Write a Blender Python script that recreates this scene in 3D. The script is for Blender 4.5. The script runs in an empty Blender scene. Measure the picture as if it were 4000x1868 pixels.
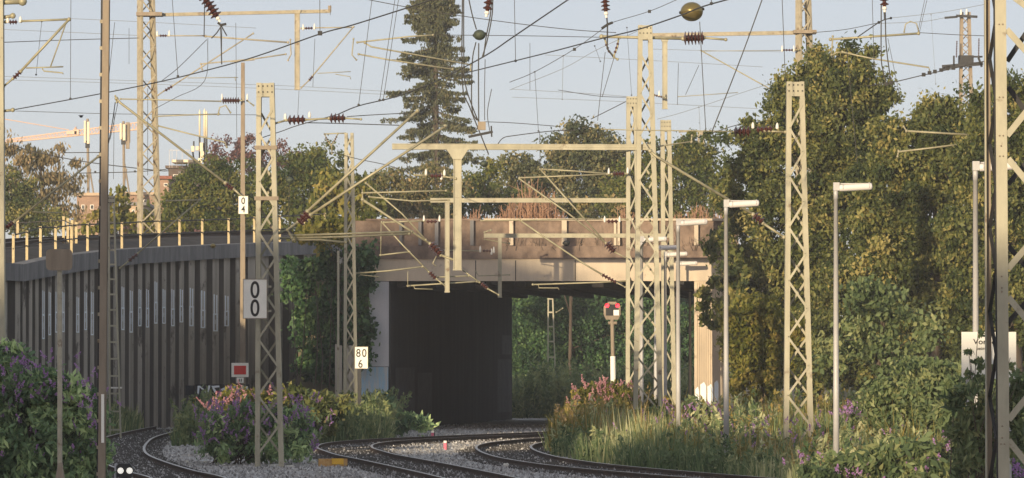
import bpy, math, random
import numpy as np
from mathutils import Vector, Matrix
R = math.radians
sc = bpy.context.scene
col = sc.collection
random.seed(7)
rng = np.random.default_rng(7)

# ------------------------------------------------------------------ camera, sky, sun, exposure
F = 20000.0                      # focal length in photograph pixels (4000 wide)
HOR = 1404.0                     # eye-level row in the photograph
CAMZ = 2.4
PITCH = math.atan((HOR - 934.0) / F)
cam_d = bpy.data.cameras.new('camera')
cam = bpy.data.objects.new('camera', cam_d)
col.objects.link(cam)
cam.location = (0, 0, CAMZ)
cam.rotation_euler = (R(90) + PITCH, 0, 0)
cam_d.sensor_width = 36.0
cam_d.lens = 36.0 * F / 4000.0
cam_d.clip_start = 1.0
cam_d.clip_end = 6000.0
sc.camera = cam

SUN_EL, SUN_AZ = 8.0, 22.0       # sun is low, behind the camera and to its left
world = bpy.data.worlds.new('World')
sc.world = world
world.use_nodes = True
wn = world.node_tree
bg = wn.nodes['Background']
sky = wn.nodes.new('ShaderNodeTexSky')
sky.sky_type = 'NISHITA'
sky.sun_disc = False
sky.sun_elevation = R(SUN_EL)
sky.sun_rotation = R(180 + SUN_AZ)
sky.air_density = 0.5
sky.dust_density = 0.6
sky.ozone_density = 1.2
wb = wn.nodes.new('ShaderNodeMix'); wb.data_type = 'RGBA'; wb.blend_type = 'MULTIPLY'; wb.inputs[0].default_value = 1.0
wb.inputs[7].default_value = (1.38, 1.03, .93, 1)      # white balance of the pale evening sky
wn.links.new(sky.outputs[0], wb.inputs[6])
veil = wn.nodes.new('ShaderNodeMix'); veil.data_type = 'RGBA'; veil.inputs[0].default_value = 0.62
veil.inputs[7].default_value = (4.55, 4.85, 5.15, 1)    # thin high veil of cloud that evens the whole sky out
wn.links.new(wb.outputs[2], veil.inputs[6])
wn.links.new(veil.outputs[2], bg.inputs[0])
bg.inputs[1].default_value = 0.125
sun_d = bpy.data.lights.new('sun', 'SUN')
sun_d.energy = 4.9
sun_d.angle = R(0.5)
sun_d.color = (1.0, 0.80, 0.52)
sun = bpy.data.objects.new('sun', sun_d)
col.objects.link(sun)
sdir = Vector((math.sin(R(SUN_AZ)) * math.cos(R(SUN_EL)), math.cos(R(SUN_AZ)) * math.cos(R(SUN_EL)), -math.sin(R(SUN_EL))))
sun.rotation_euler = sdir.to_track_quat('-Z', 'Y').to_euler()
sun.location = (-60, -100, 60)
sc.view_settings.view_transform = 'Standard'
sc.view_settings.look = 'None'
sc.view_settings.gamma = 1.0
sc.view_settings.exposure = 0.16

# ------------------------------------------------------------------ helpers
_c, _s = math.cos(PITCH), math.sin(PITCH)
def at(px, py, D):
    u, v = (px - 2000.0) / F, (934.0 - py) / F
    d = (u, _c - v * _s, _s + v * _c)
    t = D / d[1]
    return Vector((d[0] * t, D, CAMZ + d[2] * t))
def ground(px, py, z=0.0):
    u, v = (px - 2000.0) / F, (934.0 - py) / F
    d = (u, _c - v * _s, _s + v * _c)
    t = (z - CAMZ) / d[2]
    return Vector((d[0] * t, d[1] * t, z))
def S(D): return F / D           # photograph pixels per metre at distance D

def mat(name, c, rough=0.7, metal=0.0, var=0.25, scale=4.0, c2=None, bump=0.0, spec=0.4, stretch=None, thr=None, rust=None):
    m = bpy.data.materials.new(name)
    m.use_nodes = True
    nt = m.node_tree
    b = nt.nodes['Principled BSDF']
    b.inputs['Roughness'].default_value = rough
    b.inputs['Metallic'].default_value = metal
    b.inputs['Specular IOR Level'].default_value = spec
    tc = nt.nodes.new('ShaderNodeTexCoord')
    mp = nt.nodes.new('ShaderNodeMapping')
    if stretch: mp.inputs['Scale'].default_value = stretch
    nt.links.new(tc.outputs['Object'], mp.inputs[0])
    n = nt.nodes.new('ShaderNodeTexNoise')
    n.inputs['Scale'].default_value = scale
    n.inputs['Detail'].default_value = 6
    n.inputs['Roughness'].default_value = 0.65
    nt.links.new(mp.outputs[0], n.inputs['Vector'])
    r = nt.nodes.new('ShaderNodeValToRGB')
    lo, hi = thr if thr else (0.3, 0.7)
    r.color_ramp.elements[0].position = lo
    r.color_ramp.elements[1].position = hi
    ca = tuple(max(0, x * (1 - var)) for x in c)
    cb = c2 if c2 else tuple(min(1, x * (1 + var)) for x in c)
    if c2: ca = c
    r.color_ramp.elements[0].color = (*ca, 1)
    r.color_ramp.elements[1].color = (*cb, 1)
    nt.links.new(n.outputs[0], r.inputs[0])
    if rust:
        n2 = nt.nodes.new('ShaderNodeTexNoise'); n2.inputs['Scale'].default_value = rust[1]; n2.inputs['Detail'].default_value = 8; n2.inputs['Roughness'].default_value = .7
        nt.links.new(tc.outputs['Object'], n2.inputs['Vector'])
        r3 = nt.nodes.new('ShaderNodeValToRGB'); r3.color_ramp.elements[0].position = rust[2]; r3.color_ramp.elements[1].position = rust[2] + .09
        nt.links.new(n2.outputs[0], r3.inputs[0])
        mxr = nt.nodes.new('ShaderNodeMix'); mxr.data_type = 'RGBA'
        nt.links.new(r3.outputs[0], mxr.inputs[0]); nt.links.new(r.outputs[0], mxr.inputs[6]); mxr.inputs[7].default_value = (*rust[0], 1)
        nt.links.new(mxr.outputs[2], b.inputs['Base Color'])
    else:
        nt.links.new(r.outputs[0], b.inputs['Base Color'])
    if bump:
        bp = nt.nodes.new('ShaderNodeBump')
        bp.inputs['Strength'].default_value = bump
        bp.inputs['Distance'].default_value = 0.03
        nt.links.new(n.outputs[0], bp.inputs['Height'])
        nt.links.new(bp.outputs[0], b.inputs['Normal'])
    return m

def leafmat(name, stops, transl=0.33, rough=0.55):
    m = bpy.data.materials.new(name)
    m.use_nodes = True
    nt = m.node_tree
    b = nt.nodes['Principled BSDF']
    b.inputs['Roughness'].default_value = rough
    b.inputs['Specular IOR Level'].default_value = 0.25
    a = nt.nodes.new('ShaderNodeAttribute')
    a.attribute_name = 'tint'
    r = nt.nodes.new('ShaderNodeValToRGB')
    els = r.color_ramp.elements
    els[0].position, els[0].color = stops[0][0], (*stops[0][1], 1)
    els[1].position, els[1].color = stops[-1][0], (*stops[-1][1], 1)
    for p, c in stops[1:-1]:
        e = els.new(p); e.color = (*c, 1)
    nt.links.new(a.outputs['Fac'], r.inputs[0])
    nt.links.new(r.outputs[0], b.inputs['Base Color'])
    t = nt.nodes.new('ShaderNodeBsdfTranslucent')
    nt.links.new(r.outputs[0], t.inputs[0])
    mx = nt.nodes.new('ShaderNodeMixShader')
    mx.inputs[0].default_value = transl
    out = nt.nodes['Material Output']
    nt.links.new(b.outputs[0], mx.inputs[1]); nt.links.new(t.outputs[0], mx.inputs[2])
    nt.links.new(mx.outputs[0], out.inputs[0])
    return m

def emit(name, c, s):
    m = bpy.data.materials.new(name); m.use_nodes = True
    b = m.node_tree.nodes['Principled BSDF']
    b.inputs['Base Color'].default_value = (*c, 1)
    b.inputs['Emission Color'].default_value = (*c, 1)
    b.inputs['Emission Strength'].default_value = s
    return m

M = {
 'paint': mat('grey_green_paint', (0.40, 0.375, 0.28), 0.6, 0.0, 0.2, 3.0, stretch=(1, 1, .35), rust=((.17, .12, .08), 2.6, .60)),
 'paintd': mat('weathered_mast_paint', (0.30, 0.27, 0.20), 0.7, 0, 0.3, 5.0, c2=(0.46, 0.41, 0.31), rust=((.16, .10, .06), 3.0, .56)),
 'arm': mat('cantilever_tube', (0.36, 0.33, 0.22), 0.5, 0.2, 0.2, 6.0),
 'brown': mat('rusty_brown_steel', (0.22, 0.175, 0.13), 0.75, 0.0, 0.3, 5.0, c2=(0.34, 0.28, 0.21), stretch=(1, 1, .2)),
 'dark': mat('dark_steel', (0.03, 0.03, 0.032), 0.6, 0.3, 0.3, 8.0),
 'wire': mat('bronze_wire', (0.06, 0.058, 0.055), 0.6, 0.3, 0.2, 8.0),
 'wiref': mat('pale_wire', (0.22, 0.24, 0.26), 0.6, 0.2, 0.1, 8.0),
 'insul': mat('brown_porcelain', (0.07, 0.022, 0.016), 0.25, 0, 0.3, 10.0, spec=0.6),
 'white': mat('white_plastic', (0.80, 0.78, 0.74), 0.5, 0, 0.05, 8.0),
 'lamp': mat('pale_lamp_steel', (0.50, 0.49, 0.49), 0.45, 0.1, 0.12, 6.0, stretch=(1, 1, .4)),
 'lampg': mat('lamp_diffuser', (0.74, 0.70, 0.68), 0.35, 0, 0.05, 8.0),
 'rail': mat('rusty_rail_side', (0.035, 0.022, 0.015), 0.85, 0, 0.5, 6.0, c2=(0.085, 0.045, 0.025), thr=(0.4, 0.75)),
 'railtop': mat('worn_rail_head', (0.42, 0.40, 0.38), 0.42, 0.7, 0.15, 3.0),
 'sleeper': mat('oiled_sleeper', (0.055, 0.048, 0.042), 0.9, 0, 0.3, 5.0),
 'conc': mat('stained_concrete', (0.50, 0.42, 0.33), 0.9, 0, 0.3, 1.6, c2=(0.68, 0.57, 0.44), stretch=(1, 1, .25), bump=.2, rust=((.27, .22, .17), 1.3, .60)),
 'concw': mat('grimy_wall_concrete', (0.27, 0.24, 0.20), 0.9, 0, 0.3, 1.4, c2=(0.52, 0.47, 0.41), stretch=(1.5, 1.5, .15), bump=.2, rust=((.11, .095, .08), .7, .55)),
 'coping': mat('grey_coping_concrete', (0.12, 0.12, 0.125), 0.9, 0, 0.3, 1.6, c2=(0.28, 0.27, 0.275), stretch=(1.5, 1.5, .3), bump=.2),
 'rust': mat('brown_rusty_panel', (0.14, 0.10, 0.08), 0.85, 0, 0.3, 1.8, c2=(0.28, 0.205, 0.16), stretch=(1.2, 1.2, .9), thr=(.38, .64), bump=.2),
 'tunnel': mat('near_black_concrete', (0.020, 0.018, 0.018), 0.95, 0, 0.3, 1.0, c2=(0.052, 0.046, 0.045), stretch=(1.5, 1.5, .2)),  # near black colour stands in for deep shade under the bridge
 'ribshade': mat('dark_rib_shade', (0.09, 0.08, 0.07), 0.9, 0, 0.3, 1.4, c2=(0.18, 0.16, 0.14), stretch=(1.5, 1.5, .15)),  # dark tone puts shade into the rib flanks and recesses
 'darkpaint': mat('dark_old_paint', (0.045, 0.04, 0.045), 0.9, 0, 0.3, 2.0, c2=(0.085, 0.075, 0.08)),  # graffiti colour dimmed along with the shaded underpass wall
 'blue': mat('pale_blue_wall_paint', (0.36, 0.56, 0.72), 0.8, 0, 0.3, 3.0, c2=(0.55, 0.58, 0.60), stretch=(3, 3, .35), thr=(.42, .58)),
 'wgraf': mat('white_blue_graffiti', (0.80, 0.88, 0.96), 0.7, 0, 0.2, 3.0, c2=(0.93, 0.95, 0.97)),
 'greywash': mat('grey_whitewash', (0.48, 0.48, 0.52), 0.85, 0, 0.2, 1.2, c2=(0.66, 0.65, 0.67), stretch=(1, 1, .3)),
 'signw': mat('sign_white', (0.90, 0.88, 0.80), 0.5, 0, 0.04, 3.0),
 'signb': mat('sign_black', (0.012, 0.012, 0.012), 0.5, 0, 0.2, 3.0),
 'signr': mat('sign_red', (0.65, 0.03, 0.02), 0.5, 0, 0.1, 3.0),
 'yellow': mat('yellow_paint', (0.75, 0.45, 0.04), 0.5, 0, 0.15, 5.0),
 'pink': mat('pink_paint', (0.70, 0.14, 0.22), 0.5, 0, 0.2, 6.0),
 'railing': mat('yellowed_railing_paint', (0.52, 0.42, 0.24), 0.6, 0, 0.2, 6.0),
 'brass': mat('tarnished_brass_ball', (0.20, 0.17, 0.08), 0.3, 0.7, 0.3, 3.0, c2=(0.32, 0.24, 0.09)),
 'ball': mat('dull_green_ball', (0.07, 0.085, 0.06), 0.5, 0.3, 0.3, 6.0),
 'trunk': mat('bark', (0.09, 0.07, 0.055), 0.9, 0, 0.3, 6.0, stretch=(1, 1, .3), bump=.3),
 'dirt': mat('dry_soil', (0.10, 0.09, 0.06), 0.95, 0, 0.3, .6, c2=(0.16, 0.14, 0.09)),
 'brick': mat('faded_brick_render', (0.33, 0.22, 0.16), 0.9, 0, 0.2, 2.0),
 'pinkwall': mat('cream_render', (0.50, 0.38, 0.27), 0.9, 0, 0.12, 1.0),
 'brownwall': mat('brown_clad_wall', (0.12, 0.09, 0.075), 0.9, 0, 0.2, 1.0),
 'rooft': mat('red_roof_tiles', (0.26, 0.10, 0.07), 0.9, 0, 0.3, 3.0),
 'glass': mat('dark_window_glass', (0.03, 0.035, 0.04), 0.15, 0, 0.2, 1.0, spec=.8),
 'crane': mat('orange_crane_paint', (0.72, 0.50, 0.38), 0.6, 0, 0.1, 1.0),
 'cream': mat('cream_antenna_plastic', (0.78, 0.68, 0.50), 0.6, 0, 0.05, 1.0),
 'stem': mat('dry_reddish_stems', (0.30, 0.17, 0.11), 0.8, 0, 0.3, 3.0, c2=(0.48, 0.30, 0.20)),
 'litter': mat('pale_litter', (0.62, 0.60, 0.54), 0.7, 0, 0.2, 8.0),
 'orange': mat('orange_brown_board', (0.45, 0.22, 0.06), 0.8, 0, 0.4, 8.0, c2=(0.60, 0.42, 0.18)),
}
# ballast: crushed grey stone with rusty dust
def ballast_mat():
    m = bpy.data.materials.new('grey_ballast'); m.use_nodes = True
    nt = m.node_tree; b = nt.nodes['Principled BSDF']; b.inputs['Roughness'].default_value = 0.95
    tc = nt.nodes.new('ShaderNodeTexCoord')
    v = nt.nodes.new('ShaderNodeTexVoronoi'); v.inputs['Scale'].default_value = 14
    nt.links.new(tc.outputs['Object'], v.inputs['Vector'])
    r = nt.nodes.new('ShaderNodeValToRGB')
    r.color_ramp.elements[0].color = (0.22, 0.215, 0.215, 1); r.color_ramp.elements[1].color = (0.66, 0.65, 0.65, 1)
    nt.links.new(v.outputs['Color'], r.inputs[0])
    n = nt.nodes.new('ShaderNodeTexNoise'); n.inputs['Scale'].default_value = 0.6; n.inputs['Detail'].default_value = 5
    nt.links.new(tc.outputs['Object'], n.inputs['Vector'])
    r2 = nt.nodes.new('ShaderNodeValToRGB')
    r2.color_ramp.elements[0].position = .35; r2.color_ramp.elements[0].color = (0.75, 0.66, 0.58, 1)
    r2.color_ramp.elements[1].position = .65; r2.color_ramp.elements[1].color = (1.1, 1.1, 1.1, 1)
    nt.links.new(n.outputs[0], r2.inputs[0])
    mx = nt.nodes.new('ShaderNodeMix'); mx.data_type = 'RGBA'; mx.blend_type = 'MULTIPLY'; mx.inputs[0].default_value = 1
    nt.links.new(r.outputs[0], mx.inputs[6]); nt.links.new(r2.outputs[0], mx.inputs[7])
    nt.links.new(mx.outputs[2], b.inputs['Base Color'])
    bp = nt.nodes.new('ShaderNodeBump'); bp.inputs['Strength'].default_value = .8; bp.inputs['Distance'].default_value = .05
    nt.links.new(v.outputs['Distance'], bp.inputs['Height']); nt.links.new(bp.outputs[0], b.inputs['Normal'])
    return m
M['ballast'] = ballast_mat()

GREENS = {
 'gold': leafmat('sun_gilded_leaves', [(0, (0.035, 0.065, 0.016)), (.5, (0.115, 0.145, 0.034)), (1, (0.27, 0.25, 0.07))]),
 'oak': leafmat('oak_leaves', [(0, (0.040, 0.062, 0.022)), (.42, (0.115, 0.140, 0.045)), (.75, (0.235, 0.240, 0.075)), (1, (0.42, 0.36, 0.13))]),
 'light': leafmat('light_green_leaves', [(0, (0.072, 0.113, 0.052)), (.5, (0.174, 0.230, 0.100)), (1, (0.365, 0.382, 0.174))]),
 'yellow': leafmat('yellow_green_leaves', [(0, (0.08, 0.10, 0.02)), (.5, (0.20, 0.20, 0.04)), (1, (0.38, 0.30, 0.08))]),
 'dry': leafmat('dry_tinged_leaves', [(0, (0.068, 0.092, 0.034)), (.5, (0.191, 0.189, 0.081)), (1, (0.451, 0.326, 0.161))]),
 'olive': leafmat('olive_leaves', [(0, (0.057, 0.078, 0.041)), (.5, (0.139, 0.154, 0.071)), (1, (0.369, 0.312, 0.149))]),
 'spruce': leafmat('spruce_needles', [(0, (0.036, 0.048, 0.025)), (.5, (0.099, 0.110, 0.057)), (1, (0.252, 0.220, 0.120))], .1),
 'purple': leafmat('purple_beech_leaves', [(0, (0.064, 0.037, 0.042)), (.6, (0.157, 0.077, 0.079)), (1, (0.294, 0.159, 0.133))]),
 'ivy': leafmat('ivy_leaves', [(0, (0.024, 0.056, 0.026)), (.6, (0.060, 0.129, 0.050)), (1, (0.150, 0.237, 0.086))], .12),
 'willow': leafmat('willow_leaves', [(0, (0.097, 0.095, 0.047)), (.5, (0.238, 0.195, 0.104)), (1, (0.485, 0.356, 0.197))]),
 'budd': leafmat('butterfly_bush_leaves', [(0, (0.095, 0.165, 0.085)), (.5, (0.235, 0.350, 0.168)), (1, (0.636, 0.779, 0.359))]),
 'grass': leafmat('grass_blades', [(0, (0.070, 0.120, 0.049)), (.45, (0.174, 0.244, 0.106)), (.8, (0.416, 0.428, 0.209)), (1, (0.690, 0.666, 0.381))]),
 'grassy': leafmat('dry_grass_blades', [(0, (0.09, 0.09, 0.02)), (.4, (0.20, 0.19, 0.045)), (.75, (0.42, 0.31, 0.09)), (1, (0.52, 0.37, 0.20))]),
 'flower': leafmat('purple_flower_spikes', [(0, (0.30, 0.15, 0.36)), (.5, (0.46, 0.24, 0.52)), (1, (0.66, 0.42, 0.70))]),
 'flowp': leafmat('pink_flower_spikes', [(0, (0.40, 0.18, 0.22)), (.5, (0.56, 0.29, 0.33)), (1, (0.72, 0.45, 0.45))]),
}

def prop(o, label=None, cat=None, group=None, kind=None):
    if label: o['label'] = label
    if cat: o['category'] = cat
    if group: o['group'] = group
    if kind: o['kind'] = kind
    return o
def thing(name, label, cat, loc=(0, 0, 0), group=None):
    o = bpy.data.objects.new(name, None)
    o.empty_display_size = 0.2
    col.objects.link(o); o.location = loc
    return prop(o, label, cat, group)
def root_loc(p):
    while p.parent: p = p.parent
    return Vector(p.location)

class MB:
    def __init__(s): s.v = []; s.f = []; s.mi = []; s.cur = 0
    def add(s, vs, fs):
        b = len(s.v); s.v += [tuple(v) for v in vs]
        s.f += [tuple(i + b for i in f) for f in fs]; s.mi += [s.cur] * len(fs)
    def hexa(s, lo, hi):          # two quads (4 points each, same order) joined
        s.add(list(lo) + list(hi), [(3, 2, 1, 0), (4, 5, 6, 7), (0, 1, 5, 4), (1, 2, 6, 5), (2, 3, 7, 6), (3, 0, 4, 7)])
    def box(s, c, d, rz=0.0):
        cx, cy, cz = c; a, b, h = d[0] / 2, d[1] / 2, d[2] / 2
        co, si = math.cos(rz), math.sin(rz)
        q = [(-a, -b), (a, -b), (a, b), (-a, b)]
        q = [(cx + x * co - y * si, cy + x * si + y * co) for x, y in q]
        s.hexa([(x, y, cz - h) for x, y in q], [(x, y, cz + h) for x, y in q])
    def bar(s, a, b, w, t, up=(0, 1, 0)):   # w across, t along 'up'
        a, b = Vector(a), Vector(b); d = (b - a).normalized(); u = Vector(up)
        x = d.cross(u)
        if x.length < 1e-4: x = d.cross(Vector((1, 0, 0)))
        x.normalize(); y = x.cross(d).normalized()
        q = [(-1, -1), (1, -1), (1, 1), (-1, 1)]
        s.hexa([a + x * (i * w / 2) + y * (j * t / 2) for i, j in q], [b + x * (i * w / 2) + y * (j * t / 2) for i, j in q])
    def tube(s, pts, r, n=8, r2=None):
        pts = [Vector(p) for p in pts]; k = len(pts)
        if r2 is None: r2 = r
        ref = Vector((0.13, 1, 0.07)); prev = None; base = len(s.v)
        for i, p in enumerate(pts):
            d = (pts[min(i + 1, k - 1)] - pts[max(i - 1, 0)]).normalized()
            x = d.cross(ref)
            if x.length < 1e-3: x = d.cross(Vector((1, 0, 0)))
            x.normalize(); y = x.cross(d)
            rr = r + (r2 - r) * i / max(1, k - 1)
            for j in range(n):
                a = 2 * math.pi * j / n
                s.v.append(tuple(p + x * (rr * math.cos(a)) + y * (rr * math.sin(a))))
        for i in range(k - 1):
            for j in range(n):
                j2 = (j + 1) % n
                s.f.append((base + i * n + j, base + i * n + j2, base + (i + 1) * n + j2, base + (i + 1) * n + j)); s.mi.append(s.cur)
        s.f.append(tuple(base + j for j in range(n))[::-1]); s.mi.append(s.cur)
        s.f.append(tuple(base + (k - 1) * n + j for j in range(n))); s.mi.append(s.cur)
    def lathe(s, a, b, prof, n=12):         # prof: [(t 0..1, radius)]
        a, b = Vector(a), Vector(b); d = (b - a); L = d.length; dn = d / L
        x = dn.cross(Vector((0.13, 1, 0.07))); x.normalize(); y = x.cross(dn); base = len(s.v)
        for t, r in prof:
            for j in range(n):
                an = 2 * math.pi * j / n
                s.v.append(tuple(a + d * t + x * (r * math.cos(an)) + y * (r * math.sin(an))))
        k = len(prof)
        for i in range(k - 1):
            for j in range(n):
                j2 = (j + 1) % n
                s.f.append((base + i * n + j, base + i * n + j2, base + (i + 1) * n + j2, base + (i + 1) * n + j)); s.mi.append(s.cur)
        s.f.append(tuple(base + j for j in range(n))[::-1]); s.mi.append(s.cur)
        s.f.append(tuple(base + (k - 1) * n + j for j in range(n))); s.mi.append(s.cur)
    def ball(s, c, r, n=16, sc_=(1, 1, 1)):
        c = Vector(c); m = n // 2; base = len(s.v)
        for i in range(m + 1):
            th = math.pi * i / m
            for j in range(n):
                ph = 2 * math.pi * j / n
                s.v.append((c.x + r * sc_[0] * math.sin(th) * math.cos(ph), c.y + r * sc_[1] * math.sin(th) * math.sin(ph), c.z + r * sc_[2] * math.cos(th)))
        for i in range(m):
            for j in range(n):
                j2 = (j + 1) % n
                s.f.append((base + i * n + j, base + (i + 1) * n + j, base + (i + 1) * n + j2, base + i * n + j2)); s.mi.append(s.cur)
    def build(s, name, m, parent=None, loc=None, smooth=False):
        me = bpy.data.meshes.new(name)
        off = root_loc(parent) if parent else (Vector(loc) if loc is not None else Vector((0, 0, 0)))
        me.from_pydata([(x - off[0], y - off[1], z - off[2]) for x, y, z in s.v], [], s.f)
        ms = m if isinstance(m, (list, tuple)) else [m]
        for q in ms: me.materials.append(q)
        if len(ms) > 1: me.polygons.foreach_set('material_index', s.mi)
        if smooth: me.polygons.foreach_set('use_smooth', [True] * len(me.polygons))
        o = bpy.data.objects.new(name, me); col.objects.link(o)
        if parent: o.parent = parent
        elif loc is not None: o.location = loc
        return o

def copy_tree(o, parent=None):
    c = o.copy(); col.objects.link(c)
    if parent: c.parent = parent
    for ch in list(o.children): copy_tree(ch, c)
    return c

def text_part(txt, size, center, parent, m, name='lettering', sx=1.0, off=-0.02):
    cu = bpy.data.curves.new('t', 'FONT'); cu.body = txt; cu.size = size; cu.align_x = 'CENTER'; cu.align_y = 'CENTER'; cu.extrude = 0.003
    cu.space_line = 0.85; cu.offset = size * .012
    o = bpy.data.objects.new('t', cu); col.objects.link(o)
    bpy.context.view_layer.update()
    me = bpy.data.meshes.new_from_object(o.evaluated_get(bpy.context.evaluated_depsgraph_get()))
    bpy.data.objects.remove(o)
    off_ = root_loc(parent)
    for v in me.vertices:
        x, y, z = v.co
        v.co = (center[0] + x * sx - off_[0], center[1] + off - z - off_[1], center[2] + y - off_[2])
    me.materials.clear(); me.materials.append(m)
    r = bpy.data.objects.new(name, me); col.objects.link(r); r.parent = parent
    return r

# ---- foliage: arrays of leaf-sized quads
def quad_mesh(name, V, tint, m, parent=None, loc=(0, 0, 0), nv=4):
    off = root_loc(parent) if parent else Vector(loc)
    V = V - np.array(off)
    n = len(V) // nv
    me = bpy.data.meshes.new(name)
    me.vertices.add(n * nv); me.vertices.foreach_set('co', V.astype(np.float32).ravel())
    me.loops.add(n * nv); me.loops.foreach_set('vertex_index', np.arange(n * nv, dtype=np.int32))
    me.polygons.add(n); me.polygons.foreach_set('loop_start', (np.arange(n) * nv).astype(np.int32))
    try: me.polygons.foreach_set('loop_total', np.full(n, nv, dtype=np.int32))
    except Exception: pass
    a = me.attributes.new('tint', 'FLOAT', 'POINT'); a.data.foreach_set('value', np.repeat(tint, nv).astype(np.float32))
    me.update(calc_edges=True); me.validate()
    me.materials.append(m)
    o = bpy.data.objects.new(name, me); col.objects.link(o)
    if parent: o.parent = parent
    else: o.location = off
    return o
def leaves(C, size, elong=1.6, droop=0.0, flat=0.0):
    """C: Nx3 centres -> 4N vertices of randomly turned rhombic leaves"""
    n = len(C)
    a = rng.normal(size=(n, 3)); a[:, 2] = a[:, 2] * (1 + 0.4) - droop * 2
    a /= np.linalg.norm(a, axis=1)[:, None]
    b = rng.normal(size=(n, 3)); b -= (b * a).sum(1)[:, None] * a
    b /= np.linalg.norm(b, axis=1)[:, None]
    s = size * rng.uniform(0.6, 1.35, n)[:, None]
    L, W = a * s * elong * 0.5, b * s * 0.5
    V = np.empty((n, 4, 3)); V[:, 0] = C - L; V[:, 1] = C + W; V[:, 2] = C + L; V[:, 3] = C - W
    return V.reshape(-1, 3)
def crown_pts(blobs, dens, sub_r=0.35, per=70, squash=1.0, ctv=0.24):
    """blobs: (x,y,z,rx,ry,rz) -> leaf centres + tint, clumpy"""
    P, T = [], []
    for (x, y, z, rx, ry, rz) in blobs:
        nsub = max(4, int(dens * (rx * rz + rx * ry + ry * rz) / 3))
        d = rng.normal(size=(nsub, 3)); d /= np.linalg.norm(d, axis=1)[:, None]
        rr = np.where(rng.random(nsub) < .14, rng.uniform(1.0, 1.28, nsub), rng.uniform(0.35, 1.06, nsub) ** 0.6)
        c = np.array((x, y, z)) + d * rr[:, None] * np.array((rx, ry, rz))
        ct = rng.normal(0.45, ctv, nsub)
        n = rng.integers(int(per * .5), int(per * 1.4), nsub)
        cc = np.repeat(c, n, axis=0); tt = np.repeat(ct, n)
        sr = np.repeat(rng.uniform(0.6, 1.4, nsub) * sub_r, n)
        p = cc + rng.normal(size=cc.shape) * sr[:, None] * np.array((.6, .6, .5 * squash))
        P.append(p); T.append(np.clip(tt + rng.normal(0, .17, len(tt)), 0, 1))
    return np.concatenate(P), np.concatenate(T)
def blobs_px(lst, D, depth=0.8):
    out = []
    for b in lst:
        px, py, r = b[0], b[1], b[2]; rz = b[3] if len(b) > 3 else r; d = b[4] if len(b) > 4 else 0
        p = at(px, py, D + d); s = S(D + d)
        out.append((p.x, p.y, p.z, r / s, r / s * depth, rz / s))
    return out
def trunk_mesh(base, top, r, limbs, parent, name='trunk', seed=0):
    mb = MB(); rd = random.Random(seed); b, t = Vector(base), Vector(top)
    pts = [b + (t - b) * (i / 6) + Vector((rd.uniform(-.1, .1), rd.uniform(-.1, .1), 0)) * (0 if i == 0 else 1) for i in range(7)]
    mb.tube(pts, r, 8, r * .25)
    for (ex, ey, ez) in limbs:
        k = rd.randint(2, 4); p = pts[k]; e = Vector((ex, ey, ez)); mid = p.lerp(e, .5) + Vector((0, 0, (e - p).length * .08))
        mb.tube([p, mid, e], r * .42, 6, r * .08)
    return mb.build(name, M['trunk'], parent, smooth=True)
def tree(name, label, cat, lst, D, m, size=.13, dens=14, sub=.38, per=70, group=None, depth=.8, base=None, zb=0.0, elong=1.6, droop=0., r=.22):
    bl = blobs_px(lst, D, depth)
    bx = sum(b[0] for b in bl) / len(bl) if base is None else at(base, 900, D).x
    root = thing(name, label, cat, (bx, D, zb), group)
    P, T = crown_pts(bl, dens, sub, per)
    quad_mesh('crown', leaves(P, size, elong, droop), T, m, root)
    top = max(bl, key=lambda b: b[2])
    r = min(r, .11) if D > 235 else r
    trunk_mesh((bx, D, zb), (top[0] * .6 + bx * .4, D, top[2]), r, [(b[0], b[1], b[2]) for b in bl[:9]], root, seed=int(D))
    return root

# ------------------------------------------------------------------ ground and tracks
BZ = -0.14
def sheet(name, x0, x1, y0, y1, z, m, nx=2, ny=2, amp=0.0):
    mb = MB(); xs = np.linspace(x0, x1, nx); ys = np.linspace(y0, y1, ny)
    for y in ys:
        for x in xs: mb.v.append((x, y, z + (random.uniform(-amp, amp))))
    for j in range(ny - 1):
        for i in range(nx - 1):
            a = j * nx + i; mb.f.append((a, a + 1, a + nx + 1, a + nx)); mb.mi.append(0)
    return prop(mb.build(name, m), kind='structure')
sheet('ground', -3000, 3000, -800, 5000, BZ - 0.03, M['dirt'])
sheet('ballast_bed', -14.5, 9.5, 20, 232, BZ, M['ballast'], 60, 300, .015)

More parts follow.
